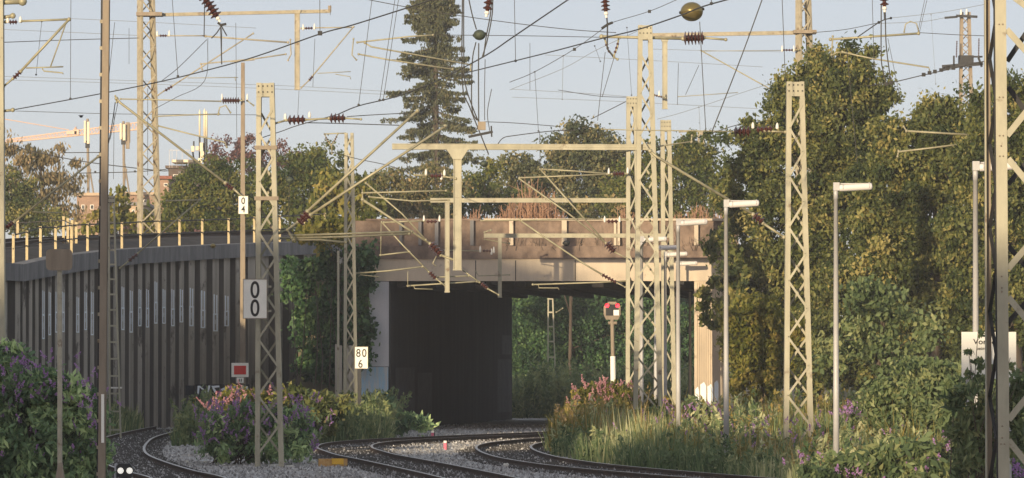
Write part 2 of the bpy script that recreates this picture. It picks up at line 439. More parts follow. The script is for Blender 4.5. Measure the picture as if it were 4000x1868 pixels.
def cat(pts, n=8):
    out = []
    P = [Vector((*p, 0)) if len(p) == 2 else Vector(p) for p in pts]
    P = [P[0] * 2 - P[1]] + P + [P[-1] * 2 - P[-2]]
    for i in range(1, len(P) - 2):
        for k in range(n):
            t = k / n; a, b, c, d = P[i - 1], P[i], P[i + 1], P[i + 2]
            out.append(.5 * ((2 * b) + (c - a) * t + (2 * a - 5 * b + 4 * c - d) * t * t + (3 * b - a - 3 * c + d) * t ** 3))
    out.append(P[-2]); return out
def offset(path, d):
    out = []
    for i, p in enumerate(path):
        t = (path[min(i + 1, len(path) - 1)] - path[max(i - 1, 0)]); t.z = 0; t.normalize()
        out.append(p + Vector((t.y, -t.x, 0)) * d)       # +d is to the right of travel
    return out
def sweep(mb, path, prof):      # prof: (lateral, z) closed loop
    n = len(prof); base = len(mb.v)
    for i, p in enumerate(path):
        t = (path[min(i + 1, len(path) - 1)] - path[max(i - 1, 0)]); t.z = 0; t.normalize(); r = Vector((t.y, -t.x, 0))
        for a, z in prof: q = p + r * a; mb.v.append((q.x, q.y, p.z + z))
    for i in range(len(path) - 1):
        for j in range(n):
            j2 = (j + 1) % n
            mb.f.append((base + i * n + j, base + i * n + j2, base + (i + 1) * n + j2, base + (i + 1) * n + j))
            mb.mi.append(1 if (prof[j][1] > -.012 and prof[j2][1] > -.012 and len(prof) == 8) else mb.cur)
RAILP = [(-.036, 0), (.036, 0), (.036, -.045), (.012, -.05), (.075, -.155), (-.075, -.155), (-.012, -.05), (-.036, -.045)]
def track(label, right_pts):
    path = cat(right_pts, 8); left = offset(path, -1.5); mid = offset(path, -.75)
    root = thing('railway_track', label, 'railway track', (mid[0].x, mid[0].y, BZ), 'railway tracks')
    for pa in (path, left):
        mb = MB(); sweep(mb, pa, RAILP); mb.build('rail', [M['rail'], M['railtop']], root)
    sl = MB(); acc = 0
    for a, b in zip(mid[:-1], mid[1:]):
        L = (b - a).length; acc += L
        while acc > .6:
            acc -= .6; t = (b - a).normalized(); p = b - t * acc
            sl.box((p.x, p.y, BZ - .045), (2.5, .24, .16), math.atan2(t.y, t.x) - math.pi / 2)
    prop(sl.build('sleepers', M['sleeper'], root), kind='stuff')
    return path, left
tA = track('left railway track curving in front of the ribbed wall to the buffer stop', [(-1.6, 60), (-4.6, 90), (-5.75, 103.4), (-6.9, 111), (-7.98, 119), (-9.05, 128), (-9.84, 137), (-10.6, 149), (-11.1, 160), (-11.3, 174), (-11.3, 184)])
tB = track('middle railway track bending sharply towards the dark underpass', [(5, 60), (1.3, 92), (0, 105), (-1.82, 120.6), (-2.88, 129), (-3.4, 134.5), (-3.82, 140), (-3.9, 146), (-3.45, 151), (-2.3, 156), (-.3, 162), (1.9, 168), (4, 174), (8, 186), (14, 215)])
tC = track('right railway track running beside the tall flowering grass', [(13, 80), (7.5, 96), (5.1, 104.6), (2.6, 115.4), (1.44, 123.4), (.94, 129), (.6, 136), (.54, 142.9), (.95, 149), (2.0, 155), (3.6, 160), (6, 166), (10, 176), (16, 192)])

# loose stones on the bed: nobody could count them
n = 42000
yy = 98 + 100 * rng.random(n) ** 1.9; xx = rng.uniform(-14, 7, n)
s_ = rng.uniform(.018, .05, n)[:, None]
tv = np.array([(0, 0, 1.2), (1, 0, -.3), (-.5, .87, -.3), (-.5, -.87, -.3)])
Q = rng.normal(size=(n, 3, 3)) * .35 + np.eye(3)
Vt = np.einsum('ij,njk->nik', tv, Q) * s_[:, None, :] * .8 + np.stack([xx, yy, np.full(n, BZ + .02)], 1)[:, None, :]
fi = [(0, 1, 2), (0, 2, 3), (0, 3, 1)]
V = np.concatenate([Vt[:, f, :] for f in fi], 1).reshape(-1, 3)
stone_m = leafmat('loose_stone', [(0, (.14, .135, .13)), (.6, (.46, .45, .45)), (1, (.78, .77, .76))], 0.0, .95)
o = quad_mesh('ballast_stones', V, np.repeat(rng.beta(1.6, 2.4, n), 3), stone_m, nv=3)
prop(o, 'loose grey ballast stones lying between and beside the rails', 'gravel', kind='stuff')

# ------------------------------------------------------------------ viaduct wall on the left
WC = cat([(-19.5, 110), (-19.2, 130), (-18.6, 150), (-17.8, 160), (-16.75, 170), (-15.2, 180), (-13, 190), (-10.3, 200), (-8.3, 206), (-6.2, 212)], 10)
def wc_at_px(px):                # point on the wall curve seen at this column
    lo = WC[0]
    for a, b in zip(WC[:-1], WC[1:]):
        pa, pb = 2000 + F * a.x / a.y, 2000 + F * b.x / b.y
        if pa <= px <= pb: return a.lerp(b, (px - pa) / (pb - pa))
    return WC[-1] if px > 0 else WC[0]
def lin(x, tab):
    if x <= tab[0][0]: return tab[0][1] + (x - tab[0][0]) * 0
    for (a, b), (c, d) in zip(tab[:-1], tab[1:]):
        if x <= c: return b + (d - b) * (x - a) / (c - a)
    return tab[-1][1]
COPB = [(29, 1100), (291, 1054), (500, 1030), (727, 1016), (931, 1004), (1256, 990), (1440, 985)]
COPT = [(26, 1033), (175, 1001), (378, 978), (582, 966), (800, 957), (1000, 949), (1262, 943), (1440, 940)]
def zpx(py, D): return at(2000, py, D).z
vw = thing('viaduct_wall', 'long curved dark wall with vertical ribs and grey coping carrying a railway', 'wall', (-15, 180, BZ))
rib_px = [28, 53, 78, 103, 129, 154, 181, 207, 236, 265, 296, 322, 354, 383, 413, 443, 476, 510, 540, 573, 605, 640, 674, 714, 760, 809, 853, 900, 950, 1003, 1058, 1115, 1172, 1232, 1295, 1360, 1425]
zb_ = BZ - .1
path = []      # corrugated footprint
mids = []
cent = [wc_at_px(p) for p in rib_px]
t0 = [Vector((-19.5, 110, 0)) + (cent[0] - Vector((-19.5, 110, 0))) * (i / 40) for i in range(40)]
near = [p for p in WC if p.y < cent[0].y - 1.0]
cent = near[::1] + cent
for i, c in enumerate(cent):
    a = cent[max(i - 1, 0)]; b = cent[min(i + 1, len(cent) - 1)]
    t = (b - a).normalized(); r = Vector((t.y, -t.x, 0)); h = (b - a).length / 4 * .95
    mids.append((c, t, r, h))
    for (k, d) in ((-h * .80, -.30), (-h * .72, .38), (h * .42, .38), (h * .5, -.30)):
        path.append(c + t * k + r * d)
def copz(p, tab):
    px = 2000 + F * p.x / p.y
    if px >= 29: return zpx(lin(px, tab), p.y)
    return zpx(tab[0][1], wc_at_px(30).y)
mb = MB()
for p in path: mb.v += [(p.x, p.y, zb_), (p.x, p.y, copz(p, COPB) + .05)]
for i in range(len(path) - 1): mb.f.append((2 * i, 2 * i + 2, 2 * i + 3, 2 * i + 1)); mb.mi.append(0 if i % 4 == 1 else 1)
mb.build('ribbed_wall', [M['concw'], M['ribshade']], vw)
# coping, deck and ballast on it
mb = MB()
cp = [p for p in WC]
def strip(mb, path, prof_fn):
    base = len(mb.v); n = None
    for i, p in enumerate(path):
        t = (path[min(i + 1, len(path) - 1)] - path[max(i - 1, 0)]).normalized(); r = Vector((t.y, -t.x, 0))
        pr = prof_fn(p); n = len(pr)
        for a, z in pr: q = p + r * a; mb.v.append((q.x, q.y, z))
    for i in range(len(path) - 1):
        for j in range(n):
            j2 = (j + 1) % n; mb.f.append((base + i * n + j, base + i * n + j2, base + (i + 1) * n + j2, base + (i + 1) * n + j)); mb.mi.append(mb.cur)
strip(mb, cp, lambda p: [(.55, copz(p, COPB)), (.55, copz(p, COPT)), (.1, copz(p, COPT) + .02), (.1, copz(p, COPB))])
mb.build('coping', M['coping'], vw)
mb = MB()
strip(mb, cp, lambda p: [(.08, copz(p, COPT) - .05), (-1.0, copz(p, COPT) + .22), (-4.4, copz(p, COPT) + .30), (-5.6, copz(p, COPT) - .1), (-5.6, zb_), (-5.4, zb_), (-5.2, copz(p, COPB)), (.08, copz(p, COPB))])
mb.build('deck', M['tunnel'], vw)
up = [Vector((p.x, p.y, copz(p, COPT) + .44)) for p in WC]
for dd in (-1.7, -3.2):
    mb = MB(); sweep(mb, offset(up, dd), RAILP); mb.build('rail', [M['rail'], M['railtop']], vw)
# joints / stains of coping as thin grooves are in its material; white graffiti strokes on ribs
mb = MB()
gl = {129: (1135, 1325), 154: (1140, 1310), 181: (1140, 1300), 207: (1140, 1298), 265: (1160, 1300), 296: (1140, 1290), 322: (1140, 1310), 354: (1135, 1275), 443: (1120, 1290),
      476: (1135, 1300), 510: (1130, 1275), 540: (1130, 1280), 573: (1100, 1265), 605: (1130, 1265), 640: (1130, 1275), 674: (1130, 1260), 714: (1125, 1275), 760: (1135, 1282), 809: (1150, 1295), 853: (1155, 1275)}
for c, t, r, h in mids:
    px = 2000 + F * c.x / c.y
    k = min(gl, key=lambda q: abs(q - px))
    if abs(k - px) > 3: continue
    y0, y1 = gl[k]; s = S(c.y); z0, z1 = zpx(y1, c.y), zpx(y0, c.y); rd = random.Random(k)
    face0 = c + r * .385 - t * (h * .72 + .012)      # end face turned to the camera
    inn = c - t * (h + .012)
    # letter strokes on both the slanted flank and the outer face
    def stroke(u0, u1, za, zb):
        def pt(u, z):
            if u < 0: q = c + r * (.38 + .60 * u) + t * (-h * .72 + h * .26 * u) - t * .014 + r * .004
            else: q = c + r * .386 + t * (-h * .72 + u * h * 1.44)
            return (q.x, q.y, z)
        mb.add([pt(u0, za), pt(u1, za), pt(u1, zb), pt(u0, zb)], [(0, 1, 2, 3)])
    zm = z0 + (z1 - z0) * rd.uniform(.46, .52); g = (z1 - z0)
    stroke(.06, .24, z0 + g * .03, zm - g * .02); stroke(.46, .64, z0 + g * .03, zm - g * .02)
    stroke(.10, .28, zm + g * .02, z1); stroke(.42, .60, zm + g * .02, z1 - g * .02)
    stroke(.06, .64, zm - g * .02, zm + g * .02); stroke(.06, .64, z0, z0 + g * .03); stroke(.30, .36, z0 + g * .2, zm - g * .15)
mb.build('graffiti', M['wgraf'], vw)
mb = MB()
for (px, y0, y1, w) in [(66, 1350, 1440, 20), (83, 1370, 1448, 12), (93, 1420, 1470, 16), (183, 1410, 1490, 8), (268, 1380, 1450, 8), (326, 1400, 1490, 6), (905, 1200, 1300, 7), (763, 1430, 1470, 10)]:
    c = wc_at_px(px); q = at(px, (y0 + y1) / 2, c.y); s = S(c.y)
    z0, z1 = zpx(y1, c.y), zpx(y0, c.y); w_ = w / s
    d = .6
    mb.add([(q.x - w_ / 2, c.y - d, z0), (q.x + w_ * .3, c.y - d, z0 + .1), (q.x + w_ / 2, c.y - d, z1 - .15), (q.x - w_ * .4, c.y - d, z1)], [(0, 1, 2, 3)])
# (blots sit on small plates bolted to the ribs)
# railing along the coping
post_px = [(52, 914, 1028), (105, 902, 1016), (158, 884, 1001), (217, 884, 990), (279, 876, 984), (342, 873, 981), (409, 870, 976), (476, 868, 972), (549, 863, 966), (621, 860, 962),
           (701, 859, 958), (790, 856, 952), (893, 853, 949), (993, 847, 947), (1093, 842, 944), (1187, 838, 942), (1269, 832, 941)]
rl = thing('viaduct_railing', 'yellowish posts with two thin dark rails along the curved viaduct', 'railing', (-15, 180, 5.5))
tops, midsr = [], []
for px, y0, y1 in post_px:
    c = wc_at_px(px); t = c; q = at(px, y1, c.y - .2); zt = zpx(y0, c.y - .2)
    mb = MB(); zb2 = copz(c, COPT) - .03
    mb.box((q.x, q.y, (zb2 + zt) / 2), (.085, .085, zt - zb2)); mb.build('post', M['railing'], rl)
    tops.append(Vector((q.x, q.y - .05, zt - .04))); midsr.append(Vector((q.x, q.y - .05, (zb2 + zt) / 2)))
for pts in (tops, midsr):
    mb = MB(); mb.tube(pts, .026, 6); mb.build('handrail', M['wire'], rl)
# far-side posts (lit row seen at left beyond the rails)
rl2 = thing('viaduct_railing', 'short row of yellow posts on the far edge of the viaduct', 'railing', (-20, 178, 5.8))
pp = []
for px, y0, y1 in [(69, 855, 948), (248, 845, 936), (265, 853, 925), (281, 860, 925), (298, 868, 925)]:
    c = at(px, y1, 184); zt = zpx(y0, 184); mb = MB(); mb.box((c.x, c.y, (c.z + zt) / 2 - .35), (.09, .09, zt - c.z + .7)); mb.build('post', M['railing'], rl2); pp.append(Vector((c.x, c.y - .06, zt - .15)))
mb = MB(); mb.tube(pp, .02, 6); mb.build('handrail', M['wire'], rl2)

# ------------------------------------------------------------------ bridge over the tracks
BD = 183.0
br = thing('railway_bridge', 'wide concrete railway bridge with brown rusty parapet over the dark underpass', 'bridge', (2, BD, BZ))
def X(px, D=BD): return at(px, 1000, D).x
xl, xr = X(1440), X(2875)
zs0, zs1 = zpx(1098, BD), zpx(1012, BD)
mb = MB(); mb.box(((xl + xr) / 2, BD + .2, (zs0 + zs1) / 2), (xr - xl, .4, zs1 - zs0)); 
mb.build('girder', M['conc'], br)
mb = MB()
mb.add([(xl, BD + .4, zs0 + .04), (xr, BD + .4, zs0 + .04), (xr + 8, 217, zs0 + .04), (xl, 217, zs0 + .04), (xl, BD + .4, zs1 - .03), (xr, BD + .4, zs1 - .03), (xr + 8, 217, zs1 - .03), (xl, 217, zs1 - .03)],
       [(3, 2, 1, 0), (4, 5, 6, 7), (0, 1, 5, 4), (1, 2, 6, 5), (2, 3, 7, 6), (3, 0, 4, 7)])
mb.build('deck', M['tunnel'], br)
# beams under the deck
mb = MB()
for k in range(9):
    x0 = xl + 1 + k * 1.4; mb.add([(x0, BD + .4, zs0 - .22), (x0 + .4, BD + .4, zs0 - .22), (x0 + 3.4, 217, zs0 - .22), (x0 + 3, 217, zs0 - .22), (x0, BD + .4, zs0 + .03), (x0 + .4, BD + .4, zs0 + .03), (x0 + 3.4, 217, zs0 + .03), (x0 + 3, 217, zs0 + .03)],
       [(3, 2, 1, 0), (4, 5, 6, 7), (0, 1, 5, 4), (1, 2, 6, 5), (2, 3, 7, 6), (3, 0, 4, 7)])
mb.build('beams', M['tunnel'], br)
for px in (1858, 2014, 2247):
    mb = MB(); mb.box((X(px), BD - .004, (zs0 + zs1) / 2 - .02), (.03, .016, zs1 - zs0 - .06)); mb.build('joint', M['dark'], br)
for px in (1462, 1690, 1930, 2180, 2420, 2660): 
    mb = MB(); mb.box((X(px), BD + .3, zs0 - .06), (.22, .3, .12)); mb.build('bearing', M['dark'], br)
# lower solid band of the parapet, standing 6 cm proud
zp1 = zpx(962, BD)
mb = MB(); mb.box(((xl + xr) / 2 - .2, BD + .14, (zs1 + zp1) / 2 + .002), (xr - xl + .6, .4, zp1 - zs1)); mb.build('parapet_band', M['rust'], br)
zp2 = zpx(862, BD)
mb = MB(); mb.box(((xl + xr) / 2 - .2, BD + .26, (zp1 + zp2) / 2), (xr - xl + .6, .08, zp2 - zp1)); mb.build('parapet_panel', M['rust'], br)
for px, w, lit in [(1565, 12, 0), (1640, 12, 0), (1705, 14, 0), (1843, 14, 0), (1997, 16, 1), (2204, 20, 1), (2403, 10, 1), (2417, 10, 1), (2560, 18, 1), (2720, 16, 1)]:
    x = X(px); mb = MB(); mb.box((x, BD + .12, (zp1 + zp2) / 2 + .02), (w / S(BD), .16, zp2 - zp1 - .02)); mb.build('parapet_post', M['conc'] if lit else M['coping'], br)  # sun and shade put into post colour: lit ones pale, others dark
mb = MB(); mb.box(((X(1890) + xr) / 2, BD + .2, zp2 + .04), (xr - X(1890), .16, .08)); mb.build('handrail', M['conc'], br)
mb = MB(); mb.box(((X(1890) + xl) / 2 - .1, BD + .2, zp2 + .035), (X(1890) - xl, .12, .07)); mb.build('handrail', M['rust'], br)
# abutments
def prism(mb, foot, z0, z1):
    n = len(foot); b = len(mb.v)
    for x, y in foot: mb.v.append((x, y, z0))
    for x, y in foot: mb.v.append((x, y, z1))
    mb.f.append(tuple(b + i for i in range(n))[::-1]); mb.f.append(tuple(b + n + i for i in range(n)))
    mb.mi += [mb.cur] * 2
    for i in range(n): j = (i + 1) % n; mb.f.append((b + i, b + j, b + n + j, b + n + i)); mb.mi.append(mb.cur)
FX = at(2000, 1000, 216).x
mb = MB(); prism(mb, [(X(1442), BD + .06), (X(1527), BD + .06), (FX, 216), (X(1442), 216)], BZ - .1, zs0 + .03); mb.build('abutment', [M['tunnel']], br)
mb = MB(); prism(mb, [(X(1442), BD + .02), (X(1519), BD + .02), (X(1519), BD + .055), (X(1442), BD + .055)], zpx(1432, BD), zs0 - .02); mb.build('painted_panel', M['greywash'], br)
mb = MB(); prism(mb, [(X(1400), BD), (X(1517), BD), (X(1517), BD + .05), (X(1400), BD + .05)], BZ - .1, zpx(1434, BD)); mb.build('painted_panel', M['blue'], br)
# faded patches of paint along the inner wall
def inner(u, z, off=.015):
    a, b = Vector((X(1527), BD + .06, 0)), Vector((FX, 216, 0)); d = (b - a).normalized(); p = a + (b - a) * u + Vector((d.y, -d.x, 0)) * off
    return (p.x, p.y, z)
mb = MB()
for u0, u1, z0, z1 in [(.03, .17, .5, 2.1), (.19, .3, .4, 1.9), (.86, .99, .2, 2.4), (.9, .985, 2.6, 3.4)]:
    mb.add([inner(u0, z0), inner(u1, z0), inner(u1, z1), inner(u0, z1)], [(0, 1, 2, 3)])
prop(mb.build('graffiti', M['darkpaint'], br), 'faded pale graffiti patches inside the underpass')
mb = MB(); prism(mb, [(X(2712), BD + .06), (X(2850), BD + .06), (X(2850) + 6, 216), (X(2712) + 5, 216)], BZ - .1, zs0 + .03); mb.build('abutment', M['conc'], br)
mb = MB(); rd = random.Random(3)
for i in range(13):
    px = 2722 + i * 8.5; mb.box((X(px), BD + .05, (zpx(1600, BD) + zs0) / 2), (.03, .05, zs0 - zpx(1600, BD) - .1))
mb.build('board_marks', M['conc'], br)
mb = MB()
for (a, b, y0, y1) in [(2716, 2730, 1510, 1600), (2735, 2758, 1492, 1590), (2762, 2786, 1500, 1600), (2790, 2806, 1485, 1580)]:
    za, zb3 = zpx(y1, BD), zpx(y0, BD); x0, x1 = X(a), X(b)
    mb.add([(x0, BD + .02, za), (x1, BD + .02, za), (x1, BD + .02, zb3 - .15), ((x0 + x1) / 2 + .03, BD + .02, zb3), (x0, BD + .02, zb3 - .1)], [(0, 1, 2, 3, 4)])
mb.build('graffiti', M['wgraf'], br)
# dry creepers hanging from the parapet base
# short dark fence of planks left of the abutment
fn = thing('plank_fence', 'weathered brown upright plank fence beside the ivy', 'fence', (X(1340, 178), 178, BZ))
rd = random.Random(5)
for px, y0 in [(1315, 1345), (1330, 1350), (1356, 1352), (1369, 1350), (1382, 1356)]:
    c = at(px, y0, 178); mb = MB(); mb.box((c.x, 178, (c.z + BZ) / 2), (.11, .05, c.z - BZ)); mb.build('plank', M['concw'], fn)

# ------------------------------------------------------------------ unseen blocks added off frame to throw the evening shade
def block(name, label, x0, x1, y0, y1, h, m):
    t = thing(name, label, 'building', ((x0 + x1) / 2, (y0 + y1) / 2, BZ))
    mb = MB(); mb.box(((x0 + x1) / 2, (y0 + y1) / 2, h / 2 + BZ), (x1 - x0, y1 - y0, h)); mb.build('wall', m, t)
    mb = MB(); mb.box(((x0 + x1) / 2, (y0 + y1) / 2, h + BZ + .2), (x1 - x0 + .6, y1 - y0 + .6, .4)); mb.build('roof', M['coping'], t)
    mb = MB(); nx = max(1, int((x1 - x0) / 3)); nz = int(h / 3.2)
    for i in range(nx):
        for k in range(nz): mb.box((x0 + (i + .5) * (x1 - x0) / nx, y1 + .01, 1.8 + k * 3.2), (1.2, .06, 1.5))
    mb.build('windows', M['glass'], t)
block('shade_tower', 'added unseen tall block on the left shading the bridge', -61.8, -55.2, 40, 52, 26.6, M['brick'])
block('shade_block', 'added unseen block behind the camera shading the foreground', -62, -52.9, -40, -28, 23.0, M['pinkwall'])
block('shade_wing', 'added unseen lower block shading the near right side', -52.7, -32.4, -40, -28, 18.4, M['pinkwall'])
block('shade_column', 'added unseen narrow block shading the lower pale green mast', -67.4, -62.3, -32, -28, 27.8, M['brick'])

block('shade_annex', 'added unseen tall block shading the ballast', -82.5, -67.6, -42, -32, 25.4, M['pinkwall'])

# ------------------------------------------------------------------ masts
def mast(label, D, top, bot, zb=BZ, ztop=None, lw=.1, dep=.34, rot=0., bay=.55, m='paint', group='lattice catenary masts', rung=False, plate=.32, xc=True, collars=(), solid_base=0., name='catenary_mast', brw=.05):
    """top=(xl,xr,y) bot=(xl,xr,y) in photograph pixels"""
    s = S(D)
    zt = at(0, top[2], D).z if ztop is None else ztop
    z1, z2 = at(0, top[2], D).z, at(0, bot[2], D).z
    def ext(a, b, z): return a + (b - a) * (z - z1) / (z2 - z1)
    def lr(z):
        l = ext(top[0], bot[0], z); r = ext(top[1], bot[1], z)
        return at(l, 900, D).x, at(r, 900, D).x
    cx0 = sum(lr(zb)) / 2
    root = thing(name, label, 'mast', (cx0, D, zb), group)
    co, si = math.cos(rot), math.sin(rot)
    def P(u, v, z):
        l, r = lr(z); c = (l + r) / 2; w = (r - l) / 2
        x, y = u * w, v * dep / 2
        return Vector((c + x * co - y * si, D + x * si + y * co, z))
    def wid(z): l, r = lr(z); return r - l
    for sd in (-1, 1):
        mb = MB()
        def sec(z, u0, u1, v0, v1): return [P(u0, v0, z), P(u1, v0, z), P(u1, v1, z), P(u0, v1, z)]
        for (fu, v0, v1) in (('web', -1, 1), ('f', -1, -1 + .05), ('f', 1 - .05, 1)):
            qs = []
            for z in (zb, zt):
                w = wid(z) / 2; k = (.014 / w) if fu == 'web' else (lw / w)
                o_ = 0 if fu == 'web' else .004 / w
                a, b = (1 - o_, 1 - k) if sd > 0 else (-1 + k, -1 + o_)
                e = .01 if fu == 'web' else 0
                qs.append([P(a, v0 + e, z), P(b, v0 + e, z), P(b, v1 - e, z), P(a, v1 - e, z)])
            mb.hexa(*qs)
        mb.build('leg', M[m], root)
    mb = MB(); z = zb + .3; k = 0
    while z < zt - plate - bay * .6:
        w = wid(z) / 2; u = 1 - lw * .6 / w; b_ = bay * (wid(z) / wid((zb + zt) / 2)) ** .6
        for v in (-1.0, 1.0):
            sg = 1 if (k % 2 == 0) == (v < 0) else -1
            if rung:
                if v < 0: mb.bar(P(-u, v, z), P(u, v, z), brw, .012)
            else:
                d = -.008 if v < 0 else .008
                mb.bar(P(-u * sg, v, z) + Vector((0, d, 0)), P(u * sg, v, z + b_) + Vector((0, d, 0)), brw, .012)
        z += b_; k += 1
    mb.build('bracing', M[m], root)
    if plate:
        mb = MB(); mb.hexa([P(-.98, -1.04, zt - plate), P(.98, -1.04, zt - plate), P(.98, 1.04, zt - plate), P(-.98, 1.04, zt - plate)], [P(-.98, -1.04, zt - .01), P(.98, -1.04, zt - .01), P(.98, 1.04, zt - .01), P(-.98, 1.04, zt - .01)])
        mb.cur = 1
        for u in (-.75, -.25, .25, .75):
            for dz in (.08, .22): c = P(u, -1.06, zt - dz); mb.box(tuple(c), (.03, .02, .03))
        mb.build('head_plate', [M[m], M['dark']], root)
    for yc in collars:
        zc = at(0, yc, D).z; mb = MB(); 
        mb.hexa([P(-1.15, -1.15, zc - .05), P(1.15, -1.15, zc - .05), P(1.15, 1.15, zc - .05), P(-1.15, 1.15, zc - .05)], [P(-1.15, -1.15, zc + .04), P(1.15, -1.15, zc + .04), P(1.15, 1.15, zc + .04), P(-1.15, 1.15, zc + .04)])
        mb.build('collar', M['brown'], root)
    if solid_base:
        mb = MB(); mb.box((cx0, D, zb + solid_base / 2), (wid(zb) + .25, dep + .25, solid_base)); mb.build('concrete_base', M['conc'], root)
    root['_D'] = D
    return root

def insul(parent, D, a, b, r=.075, n=None, name='insulator', dy=0.):
    A, B = at(a[0], a[1], D + dy), at(b[0], b[1], D + dy); L = (B - A).length
    n = n or max(3, int(L / .09)); prof = [(0, r * .35)]
    for i in range(n):
        t = (i + .5) / n; h = .42 / n
        prof += [(t - h, r * .42), (t - h * .15, r), (t + h * .25, r * .95), (t + h * .5, r * .42)]
    prof.append((1, r * .35))
    mb = MB(); mb.lathe(A, B, prof, 12); return mb.build(name, M['insul'], parent)
def cap(parent, D, p, h=26, r=.04):
    a = at(p[0], p[1] + h * .5, D); b = at(p[0], p[1] - h * .5, D)
    mb = MB(); mb.lathe(a, b, [(0, r * .6), (.15, r), (.6, r * .85), (.85, r * .5), (1, r * .1)], 8); return mb.build('bird_guard', M['white'], parent, smooth=True)
def cant(root, D, tubes, ins=(), caps=(), steady=(), r=.024, m='arm'):
    mb = MB()
    for t in tubes:
        rr = r
        if isinstance(t[-1], float): rr, t = t[-1], t[:-1]
        mb.tube([at(p[0], p[1], D) for p in t], rr, 8)
        for p in (t[0], t[-1]): mb.ball(at(p[0], p[1], D), rr * 1.7, 8)
    c = mb.build('cantilever', M[m], root, smooth=True)
    for i in ins: insul(c, D, i[0], i[1], i[2] if len(i) > 2 else .07)
    for p in caps: cap(c, D, p)
    for t in steady:
        mb = MB(); mb.tube([at(p[0], p[1], D) for p in t], .015, 6); mb.build('steady_arm', M['arm'], c, smooth=True)
    return c
def beam(root, D, a, b, h, dep=.2, name='cross_arm', m='paint'):     # box girder between two pixels, h in pixels
    A, B = at(a[0], a[1], D), at(b[0], b[1], D); s = S(D); mb = MB(); H = h / s; e = .02
    mb.bar(A, B, .012, dep)                 # web
    d = (B - A).normalized(); n = Vector((-d.z, 0, d.x))
    mb.bar(A + n * H / 2, B + n * H / 2, .02, dep); mb.bar(A - n * H / 2, B - n * H / 2, .02, dep)
    for sgn in (-1, 1): mb.bar(A + Vector((0, sgn * dep * .4, 0)), B + Vector((0, sgn * dep * .4, 0)), H - .024, .012)
    k = max(2, int((B - A).length / .9)); mb.cur = 1
    for i in range(k + 1):
        c = A.lerp(B, (i + .08) / (k + .16)); mb.box((c.x, c.y - dep * .4 - .008, c.z), (.02, .016, H - .04))
    return mb.build(name, [M[m], M[m]], root)
def hang(root, D, x0, x1, y0, y1, name='drop_post', m='paint', x0b=None, x1b=None, head=0, foot=True):
    s = S(D); w = (x1 - x0) / s; A = at((x0 + x1) / 2, y0, D); xb = ((x0b + x1b) / 2) if x0b is not None else (x0 + x1) / 2
    B = at(xb, y1, D); mb = MB(); dep = w * 1.1
    mb.bar(A + Vector((-w / 2 + .01, 0, 0)), B + Vector((-w / 2 + .01, 0, 0)), .02, dep)
    mb.bar(A + Vector((w / 2 - .01, 0, 0)), B + Vector((w / 2 - .01, 0, 0)), .02, dep)
    mb.bar(A + Vector((0, -dep * .35, 0)), B + Vector((0, -dep * .35, 0)), w - .045, .014)
    if head:
        hw = head / s; 
        mb.hexa([(A.x - w * .55, A.y - dep * .6, A.z - hw * .9), (A.x + w * .55, A.y - dep * .6, A.z - hw * .9), (A.x + w * .55, A.y + dep * .6, A.z - hw * .9), (A.x - w * .55, A.y + dep * .6, A.z - hw * .9)],
                [(A.x - hw, A.y - dep * .6, A.z), (A.x + hw, A.y - dep * .6, A.z), (A.x + hw, A.y + dep * .6, A.z), (A.x - hw, A.y + dep * .6, A.z)])
    if foot: mb.box((B.x, B.y, B.z), (w + .03, dep + .03, .03))
    return mb.build(name, M[m], root)

# M1: mast in the middle bush, carries the 00 board
M1 = mast('pale green lattice mast in the flowering bush behind the 00 board', 121, (1002, 1071, 325), (998, 1109, 1780), bay=.62, lw=.115, plate=.33, collars=(577, 775))
cant(M1, 121, [[(1072, 483), (1119, 470)], [(1192, 468), (1285, 463), ], [(1349, 462), (1410, 466), .02]], ins=[((1125, 469), (1192, 468), .12), ((1288, 462), (1348, 462), .12)], caps=[(1114, 455), (1209, 448)])
cant(M1, 121.3, [[(1092, 910), (1122, 898), (1163, 868)], [(1201, 826), (1631, 433), .032], [(1212, 840), (1739, 494), .032], [(1122, 898), (1140, 929)]], ins=[((1165, 868), (1203, 828), .10), ((1172, 874), (1212, 838), .10)])
cant(M1, 121.6, [[(1092, 931), (1350, 925), (1599, 914)], [(1140, 920), (1610, 905)], [(1145, 937), (1250, 937), (1350, 947)]], steady=[[(1150, 929), (1150, 945)]])

# M3: tall mast right of centre with long cross arm and drop post
M3 = mast('tallest lattice mast right of the red signal with the long upper cross arm', 140, (2493, 2548, 100), (2474, 2588, 1560), bay=.66, lw=.125, plate=.4, dep=.4)
beam(M3, 140, (1532, 573), (2560, 576), 20, .22)
hang(M3, 140, 1771, 1803, 585, 1055, head=42)
cant(M3, 140, [[(2350, 143), (2668, 151), .04], [(2751, 148), (2835, 155), .03]], ins=[((2671, 150), (2750, 148), .19)], caps=[])
cant(M3, 140.2, [[(2362, 150), (2375, 195), (2398, 222)], [(2417, 145), (2412, 185), (2396, 222), (2412, 232)]], ins=[((2366, 170), (2382, 208), .04), ((2415, 165), (2400, 212), .04)])
cant(M3, 140.4, [[(2410, 597), (2530, 578), (2703, 553)], [(2703, 530), (2700, 556)], [(2400, 530), (2420, 563)]], r=.02)
